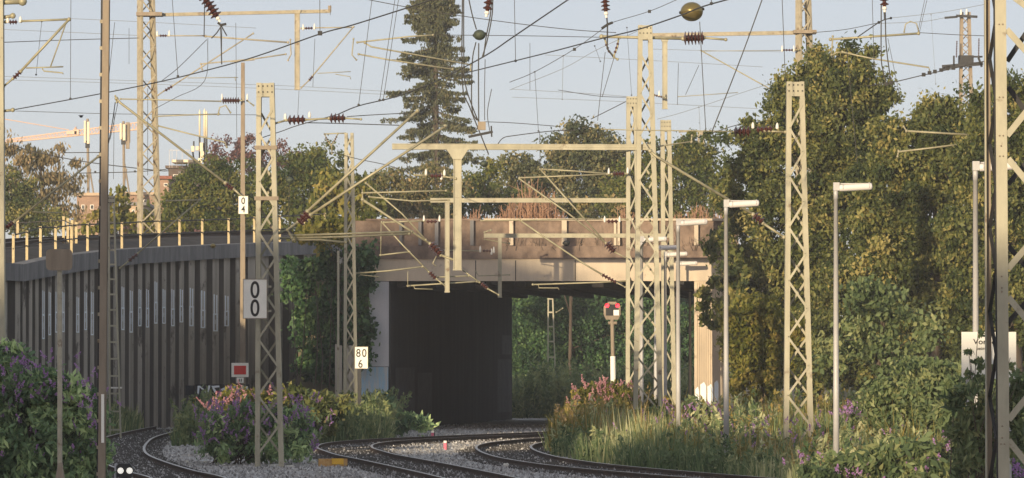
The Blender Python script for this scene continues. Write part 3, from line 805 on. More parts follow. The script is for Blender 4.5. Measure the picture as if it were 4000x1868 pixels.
# cantilever on the first drop post
cant(M3, 140.15, [[(1430, 716), (1570, 835), (1663, 937), .022], [(1416, 780), (1680, 952), .032], [(1722, 997), (1790, 1022), .032], [(1416, 754), (1742, 745), .022], [(1442, 769), (1530, 778), (1612, 786), (1752, 782), .02]],
     ins=[((1682, 952), (1722, 995), .13)], steady=[[(1415, 740), (1418, 800)], [(1705, 1000), (1690, 1030), (1704, 1040)]])
cant(M3, 139.9, [[(1620, 684), (1664, 685)], [(1735, 690), (1780, 698)]], ins=[((1681, 687), (1730, 687), .07)], caps=[(1664, 672), (1736, 674), (1724, 690)])
cant(M3, 140.25, [[(1797, 1048), (1873, 1103), .02], [(1905, 1128), (1948, 1152), .02]], ins=[((1880, 1107), (1905, 1127), .07)])

# M4
M4 = mast('lattice mast half hidden behind the tallest one', 165, (2447, 2489, 378), (2444, 2507, 1400), bay=.66, lw=.13, plate=.33, dep=.4, solid_base=1.15)
beam(M4, 165, (1681, 783), (2450, 783), 15, .2)
hang(M4, 165, 1738, 1756, 790, 1141)
cant(M4, 164.6, [[(2110, 661), (2366, 949), .026], [(2401, 985), (2450, 1010), .02], [(2119, 661), (2240, 668), (2390, 680)], [(2442, 679), (2450, 679)], [(2029, 699), (2215, 830), (2368, 952), .026], [(2029, 695), (2372, 681)], [(2110, 600), (2110, 661), .01]],
     ins=[((2395, 679), (2440, 679), .10), ((2370, 950), (2400, 984), .15)], caps=[(2378, 668), (2452, 666)])
cant(M4, 164.8, [[(2029, 859), (2134, 932), (2280, 1030), (2350, 1072), .028], [(2410, 1105), (2442, 1122), .02], [(1880, 862), (2350, 856), .022], [(2425, 856), (2450, 857)]],
     ins=[((2352, 1073), (2408, 1104), .07), ((2372, 865), (2414, 865), .07)], caps=[(2362, 856), (2420, 856)])
cant(M4, 165, [[(2081, 1112), (2325, 1104), (2448, 1098), .024]], steady=[[(2103, 1112), (2105, 1125), (2180, 1125), (2184, 1133)]])
cant(M4, 165.2, [[(1491, 868), (1580, 965), (1675, 1062), .024], [(1705, 1090), (1742, 1120), .024], [(1500, 869), (1657, 863)], [(1486, 997), (1599, 984)], [(1390, 1068), (1520, 1058), (1651, 1042), .026]],
     ins=[((1678, 1064), (1702, 1088), .09), ((1666, 866), (1708, 866), .06)], caps=[(1656, 853), (1717, 853)], steady=[[(1400, 1080), (1408, 1074), (1482, 1082)], [(1489, 868), (1487, 1000)], [(1593, 1117), (1593, 1060)]])
cant(M4, 165.4, [[(1593, 1117), (1864, 1100), .026], [(1707, 1083), (1832, 1078)]], steady=[[(1616, 1116), (1620, 1128), (1690, 1130)]])
# M5
M5 = mast('yellow lit lattice mast standing behind the group of grey lamp posts', 178, (2580, 2621, 470), (2584, 2636, 1300), bay=.62, lw=.14, plate=.4, dep=.4)
beam(M5, 178, (1890, 921), (2625, 921), 14, .2)
hang(M5, 178, 1945, 1960, 928, 1161)
cant(M5, 178, [[(1893, 908), (1905, 903), (1917, 900)], [(1893, 935), (1990, 952), .018], [(1736, 978), (1873, 981), .018], [(1858, 1061), (1870, 1078), (1990, 1074), .018]], ins=[((1885, 980), (1922, 981), .05)], caps=[(1876, 973), (1929, 976), (1920, 983)])
# M7/M8
M8 = mast('slim lattice mast rising out of the ivy next to the 80 6 marker', 165, (1346, 1381, 520), (1342, 1399, 1600), bay=.5, lw=.1, plate=.0, dep=.36, m='paint')
cant(M8, 165, [[(1268, 524), (1322, 521), (1348, 521)], [(1268, 524), (1282, 556), (1295, 570), (1297, 600)], [(1320, 522), (1306, 552), (1295, 566)]], ins=[((1272, 536), (1284, 558), .035), ((1316, 532), (1303, 556), .035)], r=.02)
mb = MB(); mb.box((at(1322, 900, 165).x, 164.9, (BZ + at(0, 980, 165).z) / 2), (.07, .07, at(0, 980, 165).z - BZ)); mb.build('downpipe', M['paint'], M8)
# M2
M2 = mast('pale lattice mast with bolted head standing before the big trees', 118, (3073, 3141, 320), (3060, 3176, 1700), bay=.62, lw=.115, plate=.34, collars=())
cant(M2, 118, [[(2985, 512), (3068, 516)], [(2350, 505), (2500, 509), (2780, 512), (2866, 514), .012]], ins=[((2867, 514), (2932, 514), .13), ((2955, 508), (3018, 502), .08)], caps=[(2941, 490), (3036, 492)])
cant(M2, 118, [[(2540, 590), (2564, 612), (2942, 838), .032], [(2980, 872), (3062, 927), .03]], ins=[((2945, 840), (2980, 870), .11)])
# M9 far pair mast on the viaduct and its arm
M9 = mast('tall twin-sided lattice mast on the viaduct reaching out of the picture', 200, (538, 600, 0), (538, 626, 880), zb=6.1, ztop=17.2, bay=.62, lw=.085, dep=.34, rot=R(34), plate=0, m='paintd', brw=.05)
beam(M9, 200, (541, 60), (1292, 44), 11, .16, m='paintd')
hang(M9, 200, 1151, 1171, 40, 350, m='paintd', head=16)
mb = MB(); c = at(585, 57, 200); mb.box(tuple(c), (1.0, .8, .14)); mb.box((at(1288, 34, 200).x, 200, at(0, 34, 200).z), (.12, .2, .22)); mb.build('collar', M['brown'], M9)
cant(M9, 199.6, [[(611, 140), (622, 140)], [(655, 140), (803, 140)], [(989, 131), (675, 335), .026], [(640, 356), (617, 372)], [(803, 142), (1125, 166), .032], [(785, 250), (995, 230), (1116, 212), .026], [(1134, 155), (1137, 212), (1125, 236)], [(785, 250), (790, 272)]],
     ins=[((624, 140), (652, 140), .06), ((673, 337), (644, 355), .07)], caps=[(614, 132), (661, 130)], steady=[[(733, 305), (930, 303)], [(918, 300), (920, 316)]], m='paintd')
cant(M9, 199.8, [[(1177, 111), (1190, 111)], [(1232, 109), (1378, 107)], [(1381, 105), (1222, 296), .026], [(1206, 315), (1177, 343)]], ins=[((1192, 111), (1222, 110), .06), ((1221, 298), (1207, 315), .07)], caps=[(1184, 106), (1228, 104)], steady=[[(1241, 287), (1370, 280)], [(1310, 290), (1368, 300), (1370, 310)]], m='paintd')
cant(M9, 199.4, [[(1381, 152), (1375, 215), (1392, 234)], [(1396, 166), (1600, 143), (1692, 137), .03], [(1425, 168), (1450, 183), (1838, 253), .03], [(1401, 212), (1520, 234), (1768, 271), .03], [(1838, 253), (1838, 275)]], m='arm')
# M16 and its arm
M16 = mast('tall lattice mast rising above the big trees near the top edge', 200, (3113, 3166, 0), (3110, 3180, 400), zb=BZ, ztop=17.2, bay=.62, lw=.085, dep=.34, rot=R(34), plate=0, m='paintd', brw=.05)
beam(M16, 200, (2540, 138), (3120, 128), 13, .16, m='paintd')
hang(M16, 200, 2587, 2607, 148, 425, m='paint', head=18)
mb = MB(); c = at(3143, 126, 200); mb.box(tuple(c), (.9, .8, .13)); mb.build('collar', M['brown'], M16)
cant(M16, 199.6, [[(2739, 198), (2985, 335), (3120, 410), .024], [(2750, 200), (3052, 197), .012], [(3105, 195), (3120, 195)]], ins=[((3058, 196), (3100, 196), .05)], caps=[(3055, 190), (3101, 190)])
cant(M16, 199.2, [[(2650, 378), (2880, 362), .014], [(2555, 371), (2600, 382)]], ins=[((2553, 371), (2588, 380), .05)], caps=[(2575, 366)])
# M6 far small one
M6 = mast('small distant lattice mast on the embankment beside the dense trees', 262, (2725, 2752, 513), (2728, 2757, 850), zb=6.0, bay=.5, lw=.1, dep=.3, plate=.2, m='paintd')
cant(M6, 262, [[(2655, 515), (2725, 513), .035], [(2660, 525), (2675, 548), (2690, 548), (2700, 525)]], m='paintd')
# M12 ladder mast by the wall
M12 = mast('narrow ladder-like mast in front of the left wall', 163, (422, 447, 765), (427, 471, 1545), bay=.5, lw=.05, dep=.18, rung=True, plate=.22, brw=.055)
cant(M12, 163, [[(782, 780), (538, 990), .024], [(500, 1022), (468, 1048), .022], [(651, 785), (777, 782)]], ins=[((536, 992), (502, 1020), .08)])
mb = MB(); c = at(455, 1515, 163); mb.box(tuple(c), (.35, .1, .05)); mb.build('step_bar', M['white'], M12)
# M15 inside the underpass
M15 = mast('slim grey ladder mast seen beyond the underpass', 232, (2139, 2160, 1128), (2137, 2176, 1590), zb=BZ, bay=.7, lw=.06, dep=.16, rung=True, plate=0, brw=.07)
cant(M15, 232, [[(2160, 1150), (2260, 1135), .02], [(2173, 1220), (2198, 1205), .025]])
# M13 slim post with hectometre board 0/4
def hpole(label, D, x0, x1, y0, x0b, x1b, yb, m, grp=None, holes=False, dep=.2, zb=BZ):
    z0 = at(0, y0, D).z; z2 = at(0, yb, D).z
    def xx_(a, b, z): return at(a + (b - a) * (z - z0) / (z2 - z0), 900, D).x
    root = thing('catenary_mast', label, 'mast', ((xx_(x0, x0b, zb) + xx_(x1, x1b, zb)) / 2, D, zb), grp)
    mb = MB()
    for (fa, fb, v0, v1) in ((0, 1, -.5, -.44), (0, 1, .44, .5), (.42, .5, -.44, .44)):
        q = []
        for z in (zb, z0):
            l, r = xx_(x0, x0b, z), xx_(x1, x1b, z); a, b = l + (r - l) * fa, l + (r - l) * fb
            q.append([(a, D + v0 * dep, z), (b, D + v0 * dep, z), (b, D + v1 * dep, z), (a, D + v1 * dep, z)])
        mb.hexa(*q)
    mb.build('post', M[m], root)
    return root
M13 = hpole('slim steel post with insulator carrying the small board 0 4', 188, 941, 955, 245, 938, 960, 1500, 'brown', dep=.16)
mb = MB(); A, B = at(900, 241, 188), at(995, 233, 188); mb.tube([A, at(940, 238, 188), B], .03, 8); mb.build('cross_arm', M['paintd'], M13)
cant(M13, 187.7, [[(455, 385), (470, 402), (880, 715), .045], [(912, 738), (945, 768), .038], [(471, 387), (862, 396)], [(936, 393), (945, 393)], [(450, 375), (456, 400)]],
     ins=[((882, 718), (912, 740), .12), ((868, 393), (936, 393), .125)], caps=[(867, 378), (966, 378)])
cant(M13, 188.2, [[(606, 455), (720, 450), (856, 446)], [(618, 492), (760, 528), (878, 556), (886, 575), .026], [(852, 448), (858, 420), (882, 412), (900, 440)], [(965, 393), (990, 412)]])
# left edge mast M11
M11 = mast('sunlit lattice mast cut by the left edge of the picture', 112, (-60, 12, 0), (-95, 22, 1400), bay=.62, lw=.16, plate=0, ztop=11.5, dep=.3)
cant(M11, 112, [[(-10, 86), (22, 86)], [(82, 83), (270, 76)], [(270, 76), (80, 280), .028], [(50, 308), (14, 338), .022], [(-30, 72), (30, 66), (50, 62), .04], [(-40, 10), (88, 6), .06]],
     ins=[((36, 87), (68, 86), .055), ((80, 280), (53, 306), .06)], caps=[(30, 78), (80, 76)], steady=[[(102, 266), (247, 261)], [(165, 268), (172, 278), (244, 285), (247, 290)], [(258, 90), (197, 262)]])
cant(M11, 112, [[(384, 612), (55, 868), .024], [(22, 892), (5, 905), .024], [(5, 435), (50, 430), .03]], ins=[((53, 870), (24, 890), .08)], steady=[[(125, 828), (238, 832)]])
# brown H pole M10 near left
M10 = hpole('near brown rusty steel pole leaning slightly, with dark slotted flank', 88, 402, 427, -60, 386, 413, 1868, 'brown', dep=.22)
mb = MB()
for k in range(19):
    y = -20 + k * 104; x = 397 - (k * 104) / 1868 * 15; c = at(x, y, 88.12); mb.box(tuple(c), (.05, .02, .06))
mb.build('clip', M['paintd'], M10)
mb = MB(); a, b = at(398, -60, 88.2), at(381, 1868, 88.2); b = a + (b - a) * ((BZ - a.z) / (b.z - a.z)); mb.bar(a, b, .02, .14); mb.build('flank', M['dark'], M10)
mb = MB(); a, b = at(401, 1540, 87.85), at(401, 1730, 87.85); mb.bar(a, b, .05, .012); mb.build('paint_patch', M['signw'], M10)
# M18 big near right mast
M18 = thing('catenary_mast', 'massive near lattice mast cut by the right edge of the picture', 'mast', (at(3960, 900, 70).x, 70, BZ))
def legbox(x0, x1, x0b, x1b, v0, v1, m, name='leg', D=70):
    zt = 8.5; z1, z2 = at(0, 0, D).z, at(0, 1700, D).z; mb = MB(); q = []
    for z in (BZ, zt):
        f = (z - z1) / (z2 - z1); l = at(x0 + (x0b - x0) * f, 900, D).x; r = at(x1 + (x1b - x1) * f, 900, D).x
        q.append([(l, D + v0, z), (r, D + v0, z), (r, D + v1, z), (l, D + v1, z)])
    mb.hexa(*q); return mb.build(name, M[m], M18)
legbox(3889, 3932, 3897, 3941, 0, .015, 'paint')       # front flange
legbox(3929.5, 3932, 3938.5, 3941, .015, .16, 'paint', 'flange')
legbox(3856, 3861, 3858, 3863, .30, .42, 'paint', 'flange')    # rear corner
legbox(3861, 3880, 3863, 3884, .405, .42, 'brown', 'rear_leg')
legbox(3884, 3889, 3892, 3897, .015, .09, 'dark', 'flange')
legbox(4150, 4195, 4180, 4225, 0, .015, 'paint')
mb = MB(); zz = [at(0, y, 70).z for y in (-130, 130, 560, 860, 1240, 1560, 1900)]
yl = [(-30, 3935, 130, 4150), (115, 3932, 360, 4150), (530, 3934, 260, 4150), (620, 3938, 880, 4150), (1050, 3938, 800, 4150), (1160, 3938, 1420, 4150), (1640, 3940, 1380, 4150), (1720, 3940, 1990, 4150)]
for y0, x0, y1, x1 in yl: mb.bar(at(x0, y0, 70.02), at(x1, y1, 70.02), .085, .014)
mb.build('bracing', M['paint'], M18)
mb = MB()
for y0, x0, y1, x1 in [(240, 3934, -80, 4150), (340, 3938, 640, 4150), (720, 3938, 470, 4150), (960, 3938, 1210, 4150), (1260, 3938, 1020, 4150)]: mb.bar(at(x0, y0, 70.42), at(x1, y1, 70.42), .07, .014)
for y0 in range(-100, 1900, 330): mb.bar(at(3866, y0, 70.41), at(3892, y0 + 165, 70.05), .05, .014); mb.bar(at(3892, y0 + 165, 70.05), at(3866, y0 + 330, 70.41), .05, .014)
mb.build('bracing', M['dark'], M18)
mb = MB()
for y in (95, 380, 530, 570, 610, 1080, 1125, 1140, 1665, 1710, 1735):
    for x in ((3902, 3916) if y % 3 else (3908,)): c = at(x + y * .0045, y, 69.99); mb.ball(c, .012, 8)
mb.build('rivet', M['brown'], M18)
# M17 transformer mast far right top
M17 = mast('distant dark mast with cross arms and a box above the right trees', 300, (3752, 3792, 48), (3748, 3800, 350), bay=.6, lw=.18, dep=.5, plate=0, m='brown', ztop=None)
mb = MB()
for (a, b, t) in [((3690, 70), (3740, 66), .12), ((3735, 62), (3818, 66), .14), ((3680, 262), (3840, 248), .22), ((3683, 272), (3710, 262), .2), ((3822, 225), (3835, 262), .12), ((3795, 222), (3838, 222), .1), ((3726, 218), (3726, 262), .1)]:
    mb.bar(at(*a, 299.4), at(*b, 299.4), t, .12)
mb.box(tuple(at(3773, 236, 300)), (.85, .8, .55))
mb.build('cross_arm', M['dark'], M17)
for a, b in [((3738, 160), (3736, 225)), ((3824, 150), (3823, 220))]: insul(M17, 299, a, b, .05)
for p in [(3754, 48), (3776, 46)]: cap(M17, 299.5, p, 24, .07)
# tubes of cantilevers in front of the right-hand trees (masts hidden among the leaves)
MT = mast('slender lattice mast mostly buried in the right-hand trees', 196, (3262, 3300, 300), (3258, 3306, 1300), bay=.6, lw=.1, plate=.2)
cant(MT, 167, [[(3244, 154), (3588, 131), .036], [(3253, 142), (3248, 215)], [(3291, 204), (3400, 228), (3628, 264), (3634, 286), .026], [(3532, 125), (3537, 95), (3556, 84), (3580, 92), (3590, 128), .02], [(3250, 215), (3270, 205), (3291, 204), .02]])
cant(MT, 160, [[(3541, 512), (3785, 527), .032], [(3788, 514), (3792, 574)], [(3512, 593), (3640, 578), (3774, 561), .028], [(3774, 561), (3790, 580)], [(3510, 590), (3506, 612)], [(3530, 495), (3541, 512)]])

# ------------------------------------------------------------------ wires
def wire(label, pts, D, r=.012, m='wire', drops=(), clamps=(), group=None, name='overhead_wire', sag=0):
    """pts in photograph pixels; D one distance or (first,last)"""
    n = len(pts); L = [0]
    for a, b in zip(pts[:-1], pts[1:]): L.append(L[-1] + math.hypot(b[0] - a[0], b[1] - a[1]))
    Ds = [D if not isinstance(D, tuple) else 1 / (1 / D[0] + (1 / D[1] - 1 / D[0]) * l / L[-1]) for l in L]
    P = [at(p[0], p[1], d) for p, d in zip(pts, Ds)]
    if n > 2:
        cv = cat([tuple(p) for p in P], 5)
    else: cv = P
    root = thing(name, label, 'wire', tuple(P[0]), group)
    mb = MB(); mb.tube(cv, r, 5); mb.build('strand', M[m], root)
    def Dat(x):
        if not isinstance(D, tuple): return D
        f = (x - pts[0][0]) / (pts[-1][0] - pts[0][0] + 1e-9); f = min(1, max(0, f)); return 1 / (1 / D[0] + (1 / D[1] - 1 / D[0]) * f)
    for d in drops:              # (x0,y0,x1,y1)
        dd = Dat(d[0]) + .02; mb = MB(); mb.tube([at(d[0], d[1], dd), at(d[2], d[3], dd)], max(.007, r * .5), 5)
        for e in ((d[0], d[1]), (d[2], d[3])): mb.ball(at(e[0], e[1], dd), r * 1.6 + .012, 6)
        mb.build('dropper', M[m], root)
    for c in clamps:
        dd = Dat(c[0]); mb = MB(); q = at(c[0], c[1], dd); mb.box(tuple(q), (.09, .05, .09)); mb.build('clamp', M['dark'], root)
    return root
wire('thick carrier wire rising from the left edge across the sky to the spruce', [(10, 437), (280, 388), (582, 329), (800, 277), (1000, 221), (1250, 133), (1381, 97), (1669, 6), (1760, -25)], (135, 95), .014, clamps=[(1250, 130)],
     drops=[(277, -10, 275, 386), (672, -10, 695, 298), (1249, -10, 1250, 130)])
wire('black carrier wire from the brown insulators climbing right past the spruce', [(1320, 447), (1401, 414), (1547, 378), (1700, 320), (1838, 250), (1925, 200), (2000, 148), (2218, 0), (2260, -30)], (125, 95), .014, drops=[(1454, -10, 1401, 410), (1544, -10, 1483, 392), (1558, -10, 1497, 390)])
wire('thin wire continuing left of the brown insulators down to the lattice mast', [(1010, 543), (1100, 513), (1165, 490), (1320, 447)], 125, .011)
W3 = wire('carrier wire with the big brass ball running over the tallest mast', [(1800, 290), (2000, 241), (2180, 196), (2349, 151), (2492, 116), (2657, 61), (2746, 26), (2860, -6)], (118, 85), .013, drops=[(2009, -10, 2014, 238), (2778, -10, 2779, 14)])
wire('level wire from the left edge to the twin-sided mast', [(10, 166), (280, 156), (541, 149)], 150, .012, drops=[(163, 84, 141, 292)])
wire('slack wire entering above the spruce and running right to the long arm', [(1400, -8), (1680, 44), (2000, 90), (2240, 117), (2407, 128)], 140, .011)
wire('level wire between the spruce top and the V hanger', [(1692, 137), (2023, 140), (2349, 146)], 142, .01)
wire('steep straight wire crossing the sky down to the right mast arm', [(2980, -10), (2900, 210), (2782, 512)], 112, .013)
wire('pair of dark cables looping from the right long insulator to the carrier wire below', [(3442, 20), (3442, 220), (3450, 280), (3463, 331)], 112, .014)
wire('right-hand dark cable looping from the long insulator to the carrier wire', [(3458, 50), (3460, 150), (3466, 220), (3481, 327)], 112.2, .014)
wire('sloping carrier wire with clamps in front of the distant dark mast', [(3385, 336), (3482, 323), (3610, 293), (3750, 262), (3860, 236)], 125, .013, clamps=[(3463, 328), (3481, 324), (3608, 292), (3631, 285), (3652, 280), (3676, 274), (3700, 268), (3724, 266)])
wire('thin wire climbing from the V hanger past the upper arm', [(1990, 322), (2087, 282), (2244, 192), (2366, 105), (2396, 87), (2538, 44), (2660, -8)], 150, .01, 'wire', drops=[(2089, 281, 2103, 512)], clamps=[(2244, 193), (2537, 45)])
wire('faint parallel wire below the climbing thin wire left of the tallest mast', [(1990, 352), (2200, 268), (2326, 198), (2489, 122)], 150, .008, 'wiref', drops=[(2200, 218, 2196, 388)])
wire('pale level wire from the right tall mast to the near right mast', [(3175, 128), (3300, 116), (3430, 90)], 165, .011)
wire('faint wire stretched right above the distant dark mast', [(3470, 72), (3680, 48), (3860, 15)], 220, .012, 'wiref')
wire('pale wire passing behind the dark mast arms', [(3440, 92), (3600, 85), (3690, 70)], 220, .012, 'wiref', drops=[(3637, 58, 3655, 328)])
wire('thin level wire right of the hooped tube arm', [(3590, 128), (3730, 136), (3860, 141)], 170, .012)
wire('taut wire from the twin mast slanting to the small hook by the purple tree', [(606, 425), (690, 380), (800, 315), (812, 150)], 180, .011)
wire('short inclined wire between the two left sky wires', [(630, 318), (700, 262), (808, 155)], 170, .012)
wire('level pale wire across the sky behind the left masts', [(60, 434), (390, 444), (606, 447), (1000, 449)], 210, .012)
wire('long level wire from the brown insulators to the spruce', [(1192, 480), (1300, 482), (1560, 490)], 124, .012)
wire('rising wire from the second brown insulator to the spruce', [(1355, 456), (1480, 448), (1640, 440)], 124, .011)
wire('wire ending in the right mast insulator coming from the far left', [(1890, 476), (2010, 481), (2190, 495)], 150, .011)
wire('upper thin level wire crossing the middle lattice masts', [(2180, 352), (2340, 376), (2466, 381)], 190, .012, drops=[(2323, 180, 2345, 240), (2449, 108, 2467, 372)])
wire('thin climbing wire ending at the half hidden mast', [(2308, 466), (2380, 430), (2445, 397)], 165, .014)
wire('long shallow wire running up right from the yellow lit mast', [(2567, 466), (2640, 447), (2730, 419), (2900, 362), (3000, 330)], 170, .009, 'wiref', drops=[(2730, 419, 2735, 512)])
wire('low dark cable above the left rooftops', [(45, 565), (130, 592), (330, 632), (600, 665), (660, 668)], 230, .022)
wire('second low cable running level behind the brown pole', [(250, 597), (400, 596)], 230, .02)
wire('lowest level cable in front of the left rooftops', [(300, 677), (520, 672), (650, 662)], 230, .02, clamps=[(372, 672), (527, 670)])
wire('thin black guy wire beside the brown pole top', [(450, 400), (440, 470), (424, 560)], 149, .014)
wire('thin cable from the far mast lamp bracket down to the spruce foot', [(1297, 595), (1400, 622), (1520, 648), (1640, 690)], 160, .012)
wire('arched cable leaving the long middle beam upward to the right', [(1940, 570), (1965, 540), (2010, 530), (2160, 512), (2250, 510)], 140.5, .013)
wire('wire rising to the right end at the bolted mast', [(2782, 520), (2840, 500), (2890, 486)], 130, .011)
# faint far horizontal pairs
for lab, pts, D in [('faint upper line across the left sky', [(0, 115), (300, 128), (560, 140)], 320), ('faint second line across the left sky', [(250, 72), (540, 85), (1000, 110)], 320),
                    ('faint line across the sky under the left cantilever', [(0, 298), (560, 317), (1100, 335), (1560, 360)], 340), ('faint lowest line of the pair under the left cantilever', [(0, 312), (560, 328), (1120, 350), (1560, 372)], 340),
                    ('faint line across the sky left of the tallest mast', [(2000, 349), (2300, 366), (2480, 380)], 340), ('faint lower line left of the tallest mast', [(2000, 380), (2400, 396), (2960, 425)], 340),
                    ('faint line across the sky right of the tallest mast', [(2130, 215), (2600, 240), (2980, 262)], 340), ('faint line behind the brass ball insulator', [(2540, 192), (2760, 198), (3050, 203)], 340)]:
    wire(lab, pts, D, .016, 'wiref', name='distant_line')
# free hanging droppers
for lab, a, b, D in [('thin hanging wire left of the brown pole', (448, 88), (426, 293), 160), ('thin hanging wire left of the cantilever insulator in the sky', (921, 90), (925, 540), 190),
                     ('hanging wire pair member beside the sky drop post', (1230, 152), (1222, 340), 190), ('thin hanging wire above the drop post hook', (504, 110), (504, 250), 200),
                     ('thin hanging wire through the steep insulator hook', (867, 100), (865, 252), 150), ('vertical wire below the left sky drop post', (1168, 355), (1162, 470), 200),
                     ('double hanging wire above the large oak on the bridge left of the tallest mast', (2364, 204), (2334, 472), 140), ('slanting hanging wire next to the double one', (2398, 228), (2352, 380), 140),
                     ('short hanging wire between sky and treetops in the centre', (2070, 169), (2070, 352), 180), ('thin hanging wire with black ends right of the tallest mast', (2650, 247), (2646, 410), 170),
                     ('long hanging wire passing the brass ball', (2733, 85), (2757, 512), 112), ('thin long wire hanging in front of the big tree left part', (3308, 198), (3349, 640), 125),
                     ('thin wire from the top edge to the bolted mast', (3055, -5), (3068, 320), 120), ('thin wire from the top edge into the tree gap', (3407, -5), (3415, 273), 150),
                     ('left one of two close wires dropping to the hooped tube', (3613, -5), (3585, 128), 167), ('right one of two close wires dropping to the hooped tube', (3622, -5), (3592, 124), 167),
                     ('wire slanting off the upper tree tube end', (3468, 150), (3515, 380), 170), ('thin slanting wire in the sky between insulator and treetop', (2730, 255), (2678, 370), 160),
                     ('vertical wire dropping onto the half hidden mast cantilever tip', (2108, 512), (2110, 661), 164), ('thin dropper in front of the spruce left of its trunk', (1590, 560), (1590, 760), 150),
                     ('thin dropper in front of the lit trees under the spruce', (1700, 690), (1703, 760), 150), ('black wire down to the small dark ball', (1130, 720), (1127, 930), 130),
                     ('pale thin wire left of the far mast on the bridge', (1292, 20), (1290, 60), 190), ('slanting wire from the left cantilever tip to the roofs', (462, 395), (430, 545), 150),
                     ('left thin vertical wire by the mobile antenna', (446, 430), (443, 700), 180), ('right thin vertical wire by the mobile antenna', (577, 345), (577, 685), 180)]:
    wire(lab, [a, b], D, .009, 'wire', name='hanging_wire')
# the cluster of dark cables at the ball in front of the spruce
for lab, pts in [('left cable of the dark bundle falling past the spruce', [(1806, -8), (1806, 326), (1835, 420), (1885, 545), (1908, 602)]),
                 ('second cable of the dark bundle kinked at the spruce flank', [(1811, -8), (1812, 250), (1820, 340), (1850, 430), (1880, 500)]),
                 ('cable running down to the small green ball', [(1830, -8), (1845, 60), (1861, 116)]),
                 ('cable leaving the small green ball down to the left', [(1859, 165), (1845, 240), (1843, 420), (1862, 470)]),
                 ('straight cable leaving the small green ball downward', [(1870, 169), (1869, 300), (1870, 478)]),
                 ('black double cable right of the ball', [(1925, -8), (1922, 60), (1905, 150), (1884, 222)]),
                 ('second black cable right of the ball', [(1920, -8), (1915, 60), (1898, 150), (1889, 222)]),
                 ('thin cable along the right of the bundle', [(1895, 232), (1893, 350), (1893, 470)]),
                 ('outer thin cable meeting the small bracket', [(1920, 348), (1904, 440), (1913, 512)])]:
    wire(lab, pts, 104, .013 if 'thin' not in lab else .008, group='dark cable bundle')
br_ = thing('cable_bracket', 'small dark bracket box where the cable bundle meets in front of the spruce', 'bracket', tuple(at(1880, 520, 104)), None)
mb = MB(); mb.bar(at(1830, 535, 104), at(1925, 515, 104), .05, .05); mb.bar(at(1919, 492, 104), at(1921, 535, 104), .03, .03); mb.build('bar', M['dark'], br_)
mb = MB(); mb.box(tuple(at(1882, 492, 104)), (.16, .12, .17)); mb.build('box', M['brown'], br_)

def sus(label, D, a, b, r, tail=None):
    t = thing('long_rod_insulator', label, 'insulator', tuple(at(*b, D)))
    insul(t, D, a, b, r, name='sheds')
    A, B = at(*b, D), at(b[0] + (tail[0] if tail else 0), b[1] + (tail[1] if tail else 22), D)
    mb = MB(); mb.lathe(A, B, [(0, .04), (.4, .055), (.6, .03), (1, .03)], 8); mb.build('end_fitting', M['white'], t)
    return t
sus('steep brown ribbed insulator hanging at the top left of the picture', 120, (785, -30), (848, 66), .15, (12, 20))
sus('brown ribbed insulator hanging above the small green ball', 104, (1916, -40), (1903, 44), .10, (-4, 22))
sus('brown ribbed insulator hanging above the V hanger', 120, (2358, -60), (2367, 46), .11, (2, 24))
sus('brown ribbed insulator hanging over the right-hand treetops', 112, (3452, -60), (3455, 26), .10, (1, 22))
cl = thing('wire_hook', 'dark clamp with fanned cables under the steep left insulator', 'clamp', tuple(at(862, 98, 120)))
mb = MB(); mb.tube([at(851, 88, 120), at(862, 98, 120), at(884, 94, 120)], .03, 6); mb.tube([at(862, 98, 120), at(866, 252, 120)], .014, 6); mb.tube([at(866, 100, 120), at(846, 130, 120), at(826, 150, 120)], .014, 6)
mb.tube([at(866, 104, 120), at(886, 140, 120)], .014, 6); mb.tube([at(800, -8, 120), at(797, 145, 120)], .012, 6); mb.build('clamp', M['dark'], cl)
cl = thing('wire_hook', 'twisted clamp joining the climbing wires under the V hanger insulator', 'clamp', tuple(at(2372, 100, 120)))
mb = MB(); mb.tube([at(2370, 68, 120), at(2373, 96, 120), at(2372, 190, 120), at(2395, 222, 120)], .017, 6); mb.tube([at(2350, 112, 120), at(2375, 95, 120), at(2394, 88, 120)], .03, 6); mb.build('clamp', M['dark'], cl)
cl = thing('wire_hook', 'dark clamp with short tails under the right-hand hanging insulator', 'clamp', tuple(at(3456, 80, 112)))
mb = MB(); mb.tube([at(3455, 48, 112), at(3457, 80, 112)], .02, 6); mb.tube([at(3350, 145, 112), at(3432, 88, 112), at(3457, 76, 112), at(3484, 71, 112)], .012, 6); mb.ball(at(3433, 88, 112), .035, 8); mb.ball(at(3480, 71, 112), .03, 8); mb.build('clamp', M['dark'], cl)

def ball(label, D, px, py, r, m):
    t = thing('marker_ball', label, 'ball', tuple(at(px, py, D)), 'round balls on the overhead wires')
    mb = MB(); R_ = r / S(D); c = at(px, py, D); mb.ball(c, R_, 32, (1.0, 1.0, .86)); mb.build('shell', M[m], t, smooth=True)
    mb = MB(); mb.lathe(c + Vector((-R_ * 1.12, 0, -R_ * .1)), c + Vector((R_ * 1.12, 0, R_ * .25)), [(0, .02), (.06, .03), (.94, .03), (1, .02)], 8); mb.build('clamp', M['dark'], t)
    mb = MB(); mb.lathe(c + Vector((0, 0, -.012)), c + Vector((0, 0, .012)), [(0, R_ * 1.0), (.5, R_ * 1.025), (1, R_ * 1.0)], 32); mb.build('seam', M[m], t)
ball('big shiny brass coloured ball on the carrier wire at the top', 90, 2702, 46, 44, 'brass')
ball('green weathered ball hanging in the cable bundle before the spruce', 104, 1873, 137, 24, 'ball')
ball('small dark ball in front of the light green trees beside the pale lattice mast', 130, 1132, 704, 15, 'ball')
ball('dark ball hanging before the bridge parapet', 130, 2212, 950, 13, 'dark')
